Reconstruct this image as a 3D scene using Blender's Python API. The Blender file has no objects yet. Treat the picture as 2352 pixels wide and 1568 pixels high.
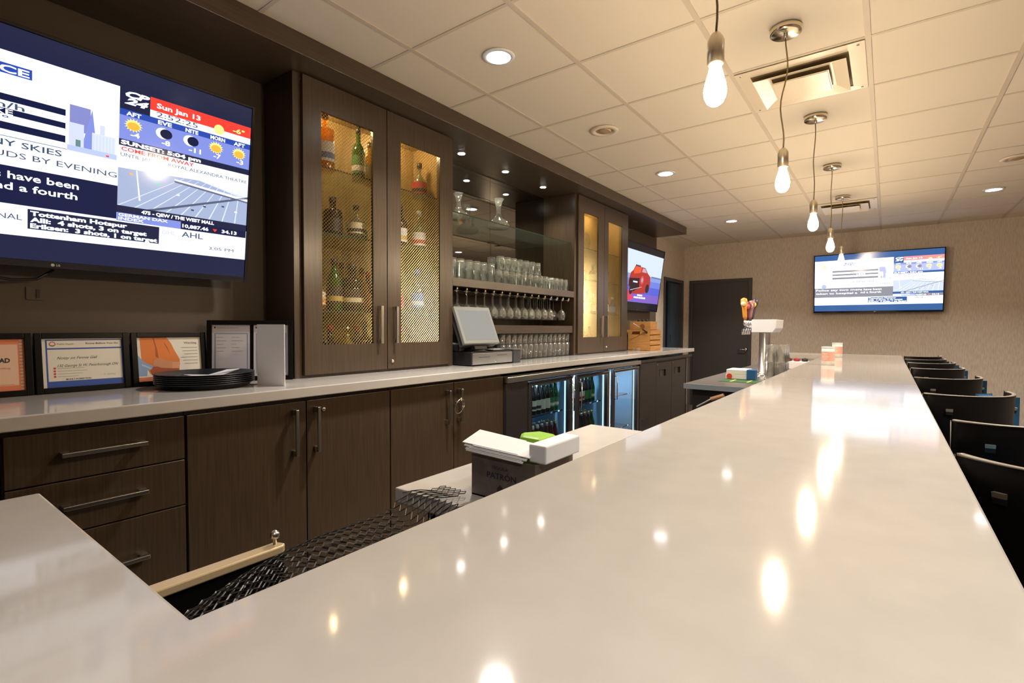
import bpy, bmesh, math, random
from math import sin, cos, pi, radians, sqrt, atan2
from mathutils import Vector, Matrix
random.seed(7)
SC = bpy.context.scene
COL = SC.collection
# ------------------------------------------------------------------ camera, world, exposure, lights
CZ = 1.32                       # eye height
CEIL = 2.709
F, YAW, PIT, ROL, PPX, PPY = 1157.86, .6475, -.0312, .0041, 1162.06, 787.23
cam = bpy.data.cameras.new('camera'); camo = bpy.data.objects.new('camera', cam); COL.objects.link(camo)
cam.sensor_fit = 'HORIZONTAL'; cam.sensor_width = 36.0
cam.lens = F / 2352 * 36.0
cam.shift_x = (1176 - PPX) / 2352; cam.shift_y = (PPY - 784) / 2352
cam.clip_start = .02
fw = Vector((-sin(YAW)*cos(PIT), cos(YAW)*cos(PIT), sin(PIT)))
rt = Vector((cos(YAW), sin(YAW), 0)); up = rt.cross(fw)
r2 = rt*cos(ROL) + up*sin(ROL); u2 = -rt*sin(ROL) + up*cos(ROL)
m = Matrix((r2, u2, -fw)).transposed().to_4x4(); m.translation = Vector((0, 0, CZ))
camo.matrix_world = m
SC.camera = camo
w = bpy.data.worlds.new('world'); SC.world = w; w.use_nodes = True
w.node_tree.nodes['Background'].inputs[0].default_value = (.9, .85, .8, 1)
w.node_tree.nodes['Background'].inputs[1].default_value = .15
SC.view_settings.view_transform = 'Standard'; SC.view_settings.look = 'None'
SC.view_settings.exposure = .76; SC.view_settings.gamma = 1; SC.view_settings.use_curve_mapping = False
SC.cycles.max_bounces = 10; SC.cycles.transparent_max_bounces = 24
SC.cycles.sample_clamp_indirect = 6; SC.cycles.caustics_reflective = False
DOWN_W = 17; PEND_E = 205; POINTC = (1.0, .77, .50)
DOWN = [(-1.62, 2.07), (-1.62, 4.51), (-1.64, 7.0), (.81, 2.07), (.81, 4.5), (.81, 6.94), (.81, -.37),
        (3.25, 2.07), (3.25, 4.5), (3.25, 6.94), (3.25, -.37)]  # lamps behind the camera and in the far right row added for light

# ------------------------------------------------------------------ materials
MATS = {}
def P(name, col, rough=.5, metal=0, emis=None, es=0, coat=0, bump=0, bscale=200, noise=0, nscale=20, stretch=(1, 1, 1), spec=.5, alpha=1):
    if name in MATS: return MATS[name]
    mt = bpy.data.materials.new(name); mt.use_nodes = True; nt = mt.node_tree
    b = nt.nodes['Principled BSDF']
    b.inputs['Base Color'].default_value = (*col, 1); b.inputs['Roughness'].default_value = rough
    b.inputs['Metallic'].default_value = metal; b.inputs['Specular IOR Level'].default_value = spec
    b.inputs['Coat Weight'].default_value = coat; b.inputs['Coat Roughness'].default_value = .08
    if emis: b.inputs['Emission Color'].default_value = (*emis, 1); b.inputs['Emission Strength'].default_value = es
    if noise or bump:
        tc = nt.nodes.new('ShaderNodeTexCoord'); mp = nt.nodes.new('ShaderNodeMapping'); mp.inputs['Scale'].default_value = stretch
        nt.links.new(tc.outputs['Object'], mp.inputs[0])
    if noise:
        n = nt.nodes.new('ShaderNodeTexNoise'); n.inputs['Scale'].default_value = nscale; n.inputs['Detail'].default_value = 4
        nt.links.new(mp.outputs[0], n.inputs['Vector'])
        mx = nt.nodes.new('ShaderNodeMix'); mx.data_type = 'RGBA'
        mx.inputs[6].default_value = (*[c*(1-noise) for c in col], 1); mx.inputs[7].default_value = (*[min(1, c*(1+noise)) for c in col], 1)
        cr = nt.nodes.new('ShaderNodeMapRange'); cr.inputs[1].default_value = .3; cr.inputs[2].default_value = .7
        nt.links.new(n.outputs['Fac'], cr.inputs[0]); nt.links.new(cr.outputs[0], mx.inputs[0])
        nt.links.new(mx.outputs[2], b.inputs['Base Color'])
    if bump:
        n2 = nt.nodes.new('ShaderNodeTexNoise'); n2.inputs['Scale'].default_value = bscale
        nt.links.new(mp.outputs[0], n2.inputs['Vector'])
        bp = nt.nodes.new('ShaderNodeBump'); bp.inputs['Strength'].default_value = bump; bp.inputs['Distance'].default_value = .002
        nt.links.new(n2.outputs['Fac'], bp.inputs['Height']); nt.links.new(bp.outputs[0], b.inputs['Normal'])
    MATS[name] = mt; return mt
def GL(name, col=(.93, .96, .94), body=.06, rough=.03, bodycol=None, ior=1.45, gain=1.6):
    """thin clear glass: transparent, a fresnel gloss and a little scatter"""
    if name in MATS: return MATS[name]
    mt = bpy.data.materials.new(name); mt.use_nodes = True; nt = mt.node_tree; nt.nodes.clear()
    out = nt.nodes.new('ShaderNodeOutputMaterial'); tr = nt.nodes.new('ShaderNodeBsdfTransparent'); tr.inputs[0].default_value = (*col, 1)
    gl = nt.nodes.new('ShaderNodeBsdfGlossy'); gl.inputs['Roughness'].default_value = rough; gl.inputs[0].default_value = (1, 1, 1, 1)
    df = nt.nodes.new('ShaderNodeBsdfTranslucent'); df.inputs[0].default_value = (*(bodycol or col), 1)
    df2 = nt.nodes.new('ShaderNodeBsdfDiffuse'); df2.inputs[0].default_value = (*(bodycol or col), 1)
    ad = nt.nodes.new('ShaderNodeMixShader'); ad.inputs[0].default_value = .5
    nt.links.new(df.outputs[0], ad.inputs[1]); nt.links.new(df2.outputs[0], ad.inputs[2])
    m1 = nt.nodes.new('ShaderNodeMixShader'); m1.inputs[0].default_value = body
    nt.links.new(tr.outputs[0], m1.inputs[1]); nt.links.new(ad.outputs[0], m1.inputs[2])
    fr = nt.nodes.new('ShaderNodeFresnel'); ge = nt.nodes.new('ShaderNodeNewGeometry'); mr = nt.nodes.new('ShaderNodeMapRange')
    mr.inputs[3].default_value = ior; mr.inputs[4].default_value = 1/ior          # same reflection from both sides of a thin wall
    nt.links.new(ge.outputs['Backfacing'], mr.inputs[0]); nt.links.new(mr.outputs[0], fr.inputs[0])
    mu = nt.nodes.new('ShaderNodeMath'); mu.operation = 'MULTIPLY'; mu.inputs[1].default_value = gain; mu.use_clamp = True
    nt.links.new(fr.outputs[0], mu.inputs[0])
    m2 = nt.nodes.new('ShaderNodeMixShader'); nt.links.new(mu.outputs[0], m2.inputs[0])
    nt.links.new(m1.outputs[0], m2.inputs[1]); nt.links.new(gl.outputs[0], m2.inputs[2])
    nt.links.new(m2.outputs[0], out.inputs[0]); MATS[name] = mt; return mt
def EM(name, col, s=1.0):
    return P(name, (.004, .004, .004), .12, emis=col, es=s, spec=.3)

WOOD = P('dark_walnut_laminate', (.068, .046, .029), .28, noise=.22, nscale=9, stretch=(14, 14, .5), spec=.55)
WOODH = P('dark_walnut_laminate_horizontal', (.072, .050, .034), .32, noise=.22, nscale=9, stretch=(14, .5, 14), spec=.55)
WOODIN = P('maple_cabinet_interior', (.31, .21, .08), .5, noise=.18, nscale=9, stretch=(10, 10, .6))
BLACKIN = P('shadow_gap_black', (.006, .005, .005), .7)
PANEL = P('dark_panel_behind_screens', (.085, .060, .042), .55, bump=.2, bscale=500)
def quartz():
    mt = P('cream_quartz', (.52, .495, .465), .075, spec=.32, noise=.035, nscale=14)
    return mt
QUARTZ = quartz()
CEILM = P('ceiling_tile_board', (.74, .67, .57), .85, bump=.25, bscale=420)
TEE = P('ceiling_tee_metal', (.60, .53, .44), .6)
def wallpaper():
    mt = P('beige_striated_wallcovering', (.50, .415, .335), .75); nt = mt.node_tree; b = nt.nodes['Principled BSDF']
    tc = nt.nodes.new('ShaderNodeTexCoord'); mp = nt.nodes.new('ShaderNodeMapping'); mp.inputs['Scale'].default_value = (95, 95, 14)
    n = nt.nodes.new('ShaderNodeTexNoise'); n.inputs['Scale'].default_value = 1; n.inputs['Detail'].default_value = 3
    nt.links.new(tc.outputs['Object'], mp.inputs[0]); nt.links.new(mp.outputs[0], n.inputs['Vector'])
    cr = nt.nodes.new('ShaderNodeValToRGB'); cr.color_ramp.elements[0].position = .35; cr.color_ramp.elements[1].position = .65
    cr.color_ramp.elements[0].color = (.53, .45, .375, 1); cr.color_ramp.elements[1].color = (.66, .57, .485, 1)
    nt.links.new(n.outputs['Fac'], cr.inputs[0]); nt.links.new(cr.outputs[0], b.inputs['Base Color'])
    bp = nt.nodes.new('ShaderNodeBump'); bp.inputs['Strength'].default_value = .35; bp.inputs['Distance'].default_value = .004
    nt.links.new(n.outputs['Fac'], bp.inputs['Height']); nt.links.new(bp.outputs[0], b.inputs['Normal'])
    return mt
WALL = wallpaper()
FLOOR = P('brown_floor_planks', (.12, .085, .06), .5, noise=.3, nscale=6, stretch=(8, .8, 1))
STEEL = P('brushed_stainless', (.62, .62, .62), .28, 1, noise=.08, nscale=10, stretch=(.6, .6, 30))
CHROME = P('polished_chrome', (.85, .85, .86), .08, 1)
NICKEL = P('satin_nickel', (.66, .64, .60), .28, 1)
BRASS = P('warm_brass_metal', (.80, .62, .34), .25, 1)
GOLDW = P('gold_wire', (.62, .46, .20), .38, 1)
BLKPL = P('black_plastic', (.012, .012, .014), .35)
BLKGL = P('black_gloss_bezel', (.008, .009, .016), .12)
BLKMT = P('black_lacquered_wood', (.004, .0035, .0035), .34, spec=.18)
DGREY = P('dark_grey_plastic', (.05, .05, .055), .4)
LGREY = P('light_grey_plastic', (.23, .24, .22), .35)
WHITEP = P('white_paper', (.86, .87, .90), .7)
WHITEPL = P('white_gloss_plastic', (.82, .84, .90), .25)
GLASSC = GL('clear_glass', body=.05)
TUMBL = GL('tumbler_glass', (.95, .95, .93), body=.10, bodycol=(.97, .95, .90), gain=2.6)
STEMG = GL('stemware_glass', (.90, .91, .89), body=.07, bodycol=(.95, .93, .85), gain=2.4)
SHELFG = GL('shelf_glass', (.88, .94, .88), body=.015, gain=1.0)
SHEDGE = P('shelf_glass_green_edge', (.02, .06, .04), .1)
BRONZE = P('door_paint_charcoal', (.062, .056, .056), .45)
BLUEUP = P('blue_upholstery', (.008, .075, .16), .8)
MIRR = P('smoked_mirror', (.22, .21, .19), .015, 1)
FRGLASS = GL('cooler_door_glass', (.80, .90, .95), body=.0)
FRIN = P('cooler_liner', (.34, .52, .68), .35)
COOLM = P('black_cooler_steel', (.055, .048, .046), .38, .5)
CRATE = P('orange_pine', (.52, .25, .07), .55, noise=.25, nscale=6, stretch=(1, 1, 10))
WIREB = P('black_wire_mesh', (.03, .027, .024), .35, .3)

# ------------------------------------------------------------------ mesh builder
class MB:
    def __init__(s): s.v = []; s.f = []; s.mi = []; s.mats = []; s.sm = []; s.cur = 0; s.smooth = False
    def m(s, mat, smooth=False):
        if mat not in s.mats: s.mats.append(mat)
        s.cur = s.mats.index(mat); s.smooth = smooth; return s
    def add(s, vs, fs):
        if not s.mats: raise RuntimeError('material first')
        o = len(s.v); s.v += [tuple(v) for v in vs]
        for f in fs: s.f.append(tuple(i+o for i in f)); s.mi.append(s.cur); s.sm.append(s.smooth)
        return s
    def box(s, x0, x1, y0, y1, z0, z1):
        if x0 > x1: x0, x1 = x1, x0
        if y0 > y1: y0, y1 = y1, y0
        if z0 > z1: z0, z1 = z1, z0
        return s.add([(x0,y0,z0),(x1,y0,z0),(x1,y1,z0),(x0,y1,z0),(x0,y0,z1),(x1,y0,z1),(x1,y1,z1),(x0,y1,z1)],
                     [(0,3,2,1),(4,5,6,7),(0,1,5,4),(1,2,6,5),(2,3,7,6),(3,0,4,7)])
    def prism(s, pts, z0, z1):
        a = sum(pts[i][0]*pts[(i+1) % len(pts)][1]-pts[(i+1) % len(pts)][0]*pts[i][1] for i in range(len(pts)))
        if a < 0: pts = pts[::-1]
        n = len(pts); vs = [(x, y, z0) for x, y in pts]+[(x, y, z1) for x, y in pts]
        fs = [tuple(range(n-1, -1, -1)), tuple(range(n, 2*n))]+[(i, (i+1) % n, n+(i+1) % n, n+i) for i in range(n)]
        return s.add(vs, fs)
    def lathe(s, prof, c=(0, 0, 0), n=20, ax='z'):
        """prof: list of (r, h)"""
        vs = []; fs = []
        for r, h in prof:
            for k in range(n):
                a = 2*pi*k/n; x, y, z = r*cos(a), r*sin(a), h
                if ax == 'x': x, y, z = h, r*cos(a), r*sin(a)
                if ax == 'y': x, y, z = r*sin(a), h, r*cos(a)
                vs.append((c[0]+x, c[1]+y, c[2]+z))
        for i in range(len(prof)-1):
            for k in range(n):
                fs.append((i*n+k, i*n+(k+1) % n, (i+1)*n+(k+1) % n, (i+1)*n+k))
        if prof[0][0] > 1e-5: fs.append(tuple(range(n-1, -1, -1)))
        if prof[-1][0] > 1e-5: fs.append(tuple((len(prof)-1)*n+k for k in range(n)))
        return s.add(vs, fs)
    def open_lathe(s, prof, c=(0, 0, 0), n=20):
        vs = []; fs = []
        for r, h in prof:
            for k in range(n):
                a = 2*pi*k/n; vs.append((c[0]+r*cos(a), c[1]+r*sin(a), c[2]+h))
        for i in range(len(prof)-1):
            for k in range(n): fs.append((i*n+k, i*n+(k+1) % n, (i+1)*n+(k+1) % n, (i+1)*n+k))
        return s.add(vs, fs)
    def cyl(s, c, r, h, n=20, ax='z'): return s.lathe([(r, 0), (r, h)], c, n, ax)
    def tube(s, pts, r, n=6):
        pts = [Vector(p) for p in pts]; vs = []; fs = []
        for i, p in enumerate(pts):
            t = (pts[min(i+1, len(pts)-1)]-pts[max(i-1, 0)]).normalized()
            a = t.cross(Vector((0, 0, 1)) if abs(t.z) < .9 else Vector((1, 0, 0))).normalized(); b = t.cross(a)
            rr = r[i] if isinstance(r, (list, tuple)) else r
            for k in range(n):
                q = p+(a*cos(2*pi*k/n)+b*sin(2*pi*k/n))*rr; vs.append(tuple(q))
        for i in range(len(pts)-1):
            for k in range(n): fs.append((i*n+k, (i+1)*n+k, (i+1)*n+(k+1) % n, i*n+(k+1) % n))
        fs.append(tuple(range(n))); fs.append(tuple((len(pts)-1)*n+k for k in range(n-1, -1, -1)))
        return s.add(vs, fs)
    def arcband(s, c, r0, r1, a0, a1, z0, z1, n=20, dip=0, slope=0):
        """curved wall between two radii"""
        vs = []; fs = []
        for i in range(n+1):
            t = i/n; a = radians(a0+(a1-a0)*t); zt = z1-dip*(1-(2*t-1)**2)
            for r, z, q in ((r0, z0, 0), (r1, z0, 0), (r1, zt, slope), (r0, zt, slope)):
                vs.append((c[0]+(r+q)*cos(a), c[1]+(r+q)*sin(a), c[2]+z))
        for i in range(n):
            for k in range(4):
                fs.append((i*4+k, (i+1)*4+k, (i+1)*4+(k+1) % 4, i*4+(k+1) % 4))
        fs.append((3, 2, 1, 0)); o = n*4; fs.append((o, o+1, o+2, o+3))
        return s.add(vs, fs)
    def xf(s, M):
        s.v = [tuple(M @ Vector(v)) for v in s.v]; return s
    def build(s, name, parent=None, bev=0, world=True, seg=2):
        me = bpy.data.meshes.new(name)
        off = Vector((0, 0, 0))
        if parent is not None and world:
            p = parent
            while p is not None: off += p.location; p = p.parent
        me.from_pydata([tuple(Vector(v)-off) for v in s.v], [], s.f)
        for mt in s.mats: me.materials.append(mt)
        me.polygons.foreach_set('material_index', s.mi)
        me.polygons.foreach_set('use_smooth', s.sm)
        me.update()
        o = bpy.data.objects.new(name, me); COL.objects.link(o)
        if parent is not None: o.parent = parent
        if bev:
            b = o.modifiers.new('bevel', 'BEVEL'); b.width = bev; b.segments = seg; b.limit_method = 'ANGLE'; b.angle_limit = radians(40)
        return o
def mb(mat, smooth=False): return MB().m(mat, smooth)
def bx(mat, *a): return MB().m(mat).box(*a)
def tag(o, label=None, cat=None, group=None, kind=None):
    if label: o['label'] = label
    if cat: o['category'] = cat
    if group: o['group'] = group
    if kind: o['kind'] = kind
    return o
def thing(name, label, cat, loc=(0, 0, 0), rz=0, group=None):
    o = bpy.data.objects.new(name, None); COL.objects.link(o); o.location = loc; o.rotation_euler = (0, 0, rz)
    o.empty_display_size = .05
    return tag(o, label, cat, group)
def struct(name, b, bev=0): return tag(b.build(name, bev=bev), kind='structure')
def dup(root, loc, rz=None, label=None, group=None):
    r = root.copy(); COL.objects.link(r); r.location = loc
    if rz is not None: r.rotation_euler = (root.rotation_euler[0], root.rotation_euler[1], rz)
    if label: r['label'] = label
    if group: r['group'] = group
    for ch in list(root.children):
        c = ch.copy(); COL.objects.link(c); c.parent = r
        for g in list(ch.children):
            d = g.copy(); COL.objects.link(d); d.parent = c
    return r
# ---- flat artwork (screens, prints): local x to the right, z up, layers stack towards -y
_tc = {}
def text_geo(t, bold=0, shear=0):
    k = (t, bold, shear)
    if k in _tc: return _tc[k]
    cu = bpy.data.curves.new('t', 'FONT'); cu.body = t; cu.size = 1; cu.offset = bold; cu.shear = shear; cu.resolution_u = 2; cu.fill_mode = 'FRONT'
    ob = bpy.data.objects.new('t', cu)
    me = ob.to_mesh()
    vs = [(v.co.x, v.co.y) for v in me.vertices]; fs = [tuple(p.vertices) for p in me.polygons]
    ob.to_mesh_clear(); bpy.data.objects.remove(ob); bpy.data.curves.remove(cu)
    _tc[k] = (vs, fs); return vs, fs
class ART(MB):
    def __init__(s, y=0): super().__init__(); s.y0 = y
    def yy(s, L): return s.y0-.0004*L
    def rect(s, u0, v0, u1, v1, mat, L=1):
        y = s.yy(L); s.m(mat); return s.add([(u0, y, v0), (u1, y, v0), (u1, y, v1), (u0, y, v1)], [(0, 1, 2, 3)])
    def poly(s, pts, mat, L=1):
        y = s.yy(L); s.m(mat)
        if sum(pts[i][0]*pts[(i+1) % len(pts)][1]-pts[(i+1) % len(pts)][0]*pts[i][1] for i in range(len(pts))) < 0: pts = pts[::-1]
        return s.add([(u, y, v) for u, v in pts], [tuple(range(len(pts)))])
    def disc(s, u, v, r, mat, L=1, n=20, ry=None):
        return s.poly([(u+r*cos(2*pi*k/n), v+(ry or r)*sin(2*pi*k/n)) for k in range(n)], mat, L)
    def text(s, t, u0, v0, h, mat, L=2, wid=None, bold=0, shear=0):
        vs, fs = text_geo(t, bold, shear)
        if not vs: return s
        x0 = min(a for a, b in vs); x1 = max(a for a, b in vs); sc = h/.72; sx = sc if wid is None else wid/(x1-x0)
        y = s.yy(L); s.m(mat)
        return s.add([(u0+(a-x0)*sx, y, v0+b*sc) for a, b in vs], fs)

# ------------------------------------------------------------------ room shell
XW, XR, YN, YF = -2.82, 4.6, -3.0, 8.82
struct('floor', bx(FLOOR, XW-.2, XR+.2, YN-.2, YF+.2, -.1, 0))
struct('ceiling', bx(CEILM, XW-.2, XR+.2, YN-.2, YF+.2, CEIL, CEIL+.1))
g = mb(TEE)
for k in range(-1, 11):
    x = -1.933+.6096*k
    if XW < x < XR: g.box(x-.012, x+.012, YN, YF, CEIL-.004, CEIL)
for k in range(-8, 12):
    y = 1.7635+.6096*k
    if YN < y < YF: g.box(XW, XR, y-.009, y+.009, CEIL-.003, CEIL)
struct('trim_1', g)
# far wall with a door, left wall with an opening
DX0, DX1, DZ = -2.72, -1.735, 2.125
b = mb(WALL); b.box(XW, DX0+.045, YF, YF+.12, 0, CEIL); b.box(DX1-.045, XR, YF, YF+.12, 0, CEIL); b.box(DX0+.045, DX1-.045, YF, YF+.12, DZ-.045, CEIL)
struct('wall_far', b)
LY0, LY1 = 7.83, 8.76
b = mb(WALL); b.box(XW-.12, XW, YN, LY0+.05, 0, CEIL); b.box(XW-.12, XW, LY1-.05, YF+.12, 0, CEIL); b.box(XW-.12, XW, LY0+.05, LY1-.05, DZ-.04, CEIL)
struct('wall_left', b)
struct('wall_right', bx(WALL, XR, XR+.12, YN, YF, 0, CEIL))
struct('wall_near', bx(WALL, XW, XR, YN-.12, YN, 0, CEIL))
b = mb(BRONZE); b.box(DX0, DX0+.055, YF-.02, YF+.1, 0, DZ); b.box(DX1-.055, DX1, YF-.02, YF+.1, 0, DZ); b.box(DX0+.055, DX1-.055, YF-.02, YF+.1, DZ-.055, DZ)
struct('trim_2', b, .004)
d = tag(bx(BRONZE, DX0+.06, DX1-.06, YF+.01, YF+.055, .01, DZ-.06).build('door_1'), kind='structure')
h = mb(CHROME, True); h.cyl((-1.82, YF+.012, .975), .032, -.012, 20, 'y'); h.tube([(-1.82, YF, .975), (-1.82, YF-.055, .975), (-1.84, YF-.062, .975), (-1.93, YF-.06, .975)], .010, 8)
h.build('door_handle', d)
b = mb(BRONZE); b.box(XW-.1, XW+.02, LY0, LY0+.055, 0, DZ); b.box(XW-.1, XW+.02, LY1-.055, LY1, 0, DZ); b.box(XW-.1, XW+.02, LY0+.055, LY1-.055, DZ-.055, DZ)
struct('trim_3', b, .004)
# corridor beyond the opening
HALL = P('corridor_blue_grey_paint', (.07, .10, .15), .6)
HALLW = P('corridor_white_paint', (.62, .66, .66), .6)
b = mb(HALL); b.box(XW-1.3, XW-1.2, 7.3, 10.2, 0, 2.5); b.box(XW-1.3, XW-.12, 10.1, 10.2, 0, 2.5); b.box(XW-1.3, XW-.12, 7.3, 7.4, 0, 2.5); b.box(XW-1.3, XW-.12, 7.3, 10.2, 2.45, 2.5)
struct('wall_corridor', b)
dd = tag(bx(P('blue_door_paint', (.055, .085, .13), .45), XW-.085, XW-.04, LY0+.44, LY1-.06, .01, DZ-.06).build('door_2'), kind='structure')
b = mb(HALLW); b.box(XW-.9, XW-.86, 8.56, 8.70, 0, 2.2); b.box(XW-.8, XW-.76, 8.78, 8.90, 0, 2.2)
struct('trim_4', b)
bh = mb(P('hinge_steel', (.6, .6, .5), .3, 1)); bh.box(XW-.035, XW-.03, LY0+.45, LY0+.475, 1.1, 1.2); bh.build('door_latch', dd)
# dark panelled back of the bar and the soffit above
ZC = 1.05; XC = -2.42; XB = -2.78; ZS = 2.612
struct('wall_panel_left', bx(PANEL, XW, -2.70, YN, 1.405, 0, CEIL))
struct('wall_panel_niche', bx(WOOD, XW, XB, 1.405, 5.54, 0, CEIL))
struct('wall_panel_right', bx(PANEL, XW, -2.70, 5.54, 7.19, 0, CEIL))
b = mb(WOODH); b.box(-2.272, -2.245, YN, 7.10, ZS-.002, CEIL); b.box(-2.70, -2.272, YN, 7.10, ZS, CEIL-.002); b.box(-2.79, -2.70, 1.405, 5.54, ZS, CEIL-.002)
tag(b.build('trim_5', bev=.002), kind='structure')

# ------------------------------------------------------------------ quartz tops
BZ = 1.05; BX0, BX1, BY1 = -.508, .121, 6.45
pts = [(BX1, -.55), (BX1, BY1), (-1.05, BY1), (-1.05, 6.12), (BX0, 6.12), (BX0, .19), (-1.087, .19), (-1.087, -.55)]
tag(mb(QUARTZ).prism(pts, BZ-.05, BZ).build('quartz_counter', bev=.004), 'long cream quartz bar top with a return at the near left corner', 'countertop')
t = thing('bar_cabinet', 'dark wooden base carrying the long quartz bar top', 'bar', (-.3, 3, 0))
b = mb(WOOD); b.box(-.42, -.18, -.4, 6.3, 0, BZ-.05); b.build('front_panel', t)
b = mb(WOOD); b.box(-1.0, -.42, -.4, .08, 0, BZ-.05); b.build('side_panel', t)
tag(bx(QUARTZ, -2.69, -2.05, YN+.02, 6.88, ZC-.045, ZC).build('back_counter_top', bev=.004), 'cream quartz worktop along the back wall under the tall cabinets', 'countertop')
# ------------------------------------------------------------------ base cabinets
XD = -2.08
def hbar(parent, a, b_, out=.032, r=.0065, mat=NICKEL):
    """square bar pull from a to b standing out in x"""
    h = mb(mat); a = Vector(a); b_ = Vector(b_)
    d_ = (b_-a).normalized()
    lo = [min(a[i], b_[i]) for i in range(3)]; hi = [max(a[i], b_[i]) for i in range(3)]
    h.box(a.x+out-r, a.x+out+r, lo[1]-(r if abs(d_.z) > .5 else 0), hi[1]+(r if abs(d_.z) > .5 else 0), lo[2]-(r if abs(d_.y) > .5 else 0), hi[2]+(r if abs(d_.y) > .5 else 0))
    for e, sgn in ((a, 1), (b_, -1)):
        c = e+d_*sgn*.012
        if abs(d_.y) > .5: h.box(a.x, a.x+out, c.y-.012, c.y+.012, c.z-r, c.z+r)
        else: h.box(a.x, a.x+out, c.y-r, c.y+r, c.z-.012, c.z+.012)
    return h.build('handle', parent, bev=.0012)
def lock(parent, x, y, z):
    return mb(NICKEL, True).lathe([(.0, .012), (.006, .012), (.010, .008), (.011, 0)][::-1], (x, y, z), 14, 'x').build('lock', parent)
def base_unit(name, label, y0, y1, cat='cabinet'):
    t = thing(name, label, cat, (-2.35, (y0+y1)/2, 0))
    bx(WOOD, -2.69, XD-.021, y0+.001, y1-.001, .1, ZC-.046).build('body', t)
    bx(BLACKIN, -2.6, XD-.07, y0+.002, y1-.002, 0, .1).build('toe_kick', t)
    return t
for (y0, y1, lb) in ((-.34, .277, 'dark wood drawer unit at the extreme left, only its right edge in view'), (.280, .771, 'dark wood drawer unit of three drawers beneath the framed certificates')):
    t = base_unit('drawer_cabinet', lb, y0, y1)
    for z0, z1, hz in ((.827, .985, .912), (.655, .822, .742), (.12, .650, .512)):
        dr = bx(WOOD, XD-.02, XD, y0+.005, y1-.004, z0, z1).build('drawer', t, bev=.0015)
        hbar(dr, (XD, (y0+y1)/2-.115, hz), (XD, (y0+y1)/2+.115, hz))
t = base_unit('base_cabinet', 'two-door dark wood base cabinet below the tray stack with paired handles', .773, 1.741)
for y0, y1, hy in ((.776, 1.259, 1.198), (1.264, 1.739, 1.304)):
    dr = bx(WOOD, XD-.02, XD, y0, y1, .12, .985).build('door', t, bev=.0015)
    hbar(dr, (XD, hy, .75), (XD, hy, .955))
lock(t, XD, 1.345, .938)
t = base_unit('base_cabinet', 'two-door dark wood base cabinet with a key ring, left of the glass-door cooler', 1.743, 2.722)
for y0, y1, hy in ((1.746, 2.228, 2.165), (2.233, 2.72, 2.268)):
    dr = bx(WOOD, XD-.02, XD, y0, y1, .12, .985).build('door', t, bev=.0015)
    hbar(dr, (XD, hy, .745), (XD, hy, .945))
lock(t, XD, 2.303, .932)
t = thing('key_ring', 'ring of keys with a brass tag looped through the cupboard handles', 'keys', (XD+.045, 2.22, .85))
pts = [(XD+.045+.012*sin(a), 2.235+.040*cos(a), .845+.045*sin(a)) for a in [2*pi*k/18 for k in range(19)]]
mb(NICKEL, True).tube(pts, .0025, 6).build('ring', t)
b = mb(BRASS); b.prism([(-.006, -.03), (.006, -.03), (.008, .0), (.011, .02), (0, .032), (-.011, .02), (-.008, 0)], -.001, .001)
b.xf(Matrix.Translation((XD+.05, 2.245, .875)) @ Matrix.Rotation(radians(55), 4, 'X') @ Matrix.Rotation(radians(60), 4, 'Z') @ Matrix.Rotation(radians(90), 4, 'Y')); b.build('brass_key', t)
mb(DGREY).tube([(XD+.04, 2.20, .875), (XD+.048, 2.225, .868), (XD+.045, 2.25, .86)], .006, 6).build('lock_strap', t)

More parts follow.
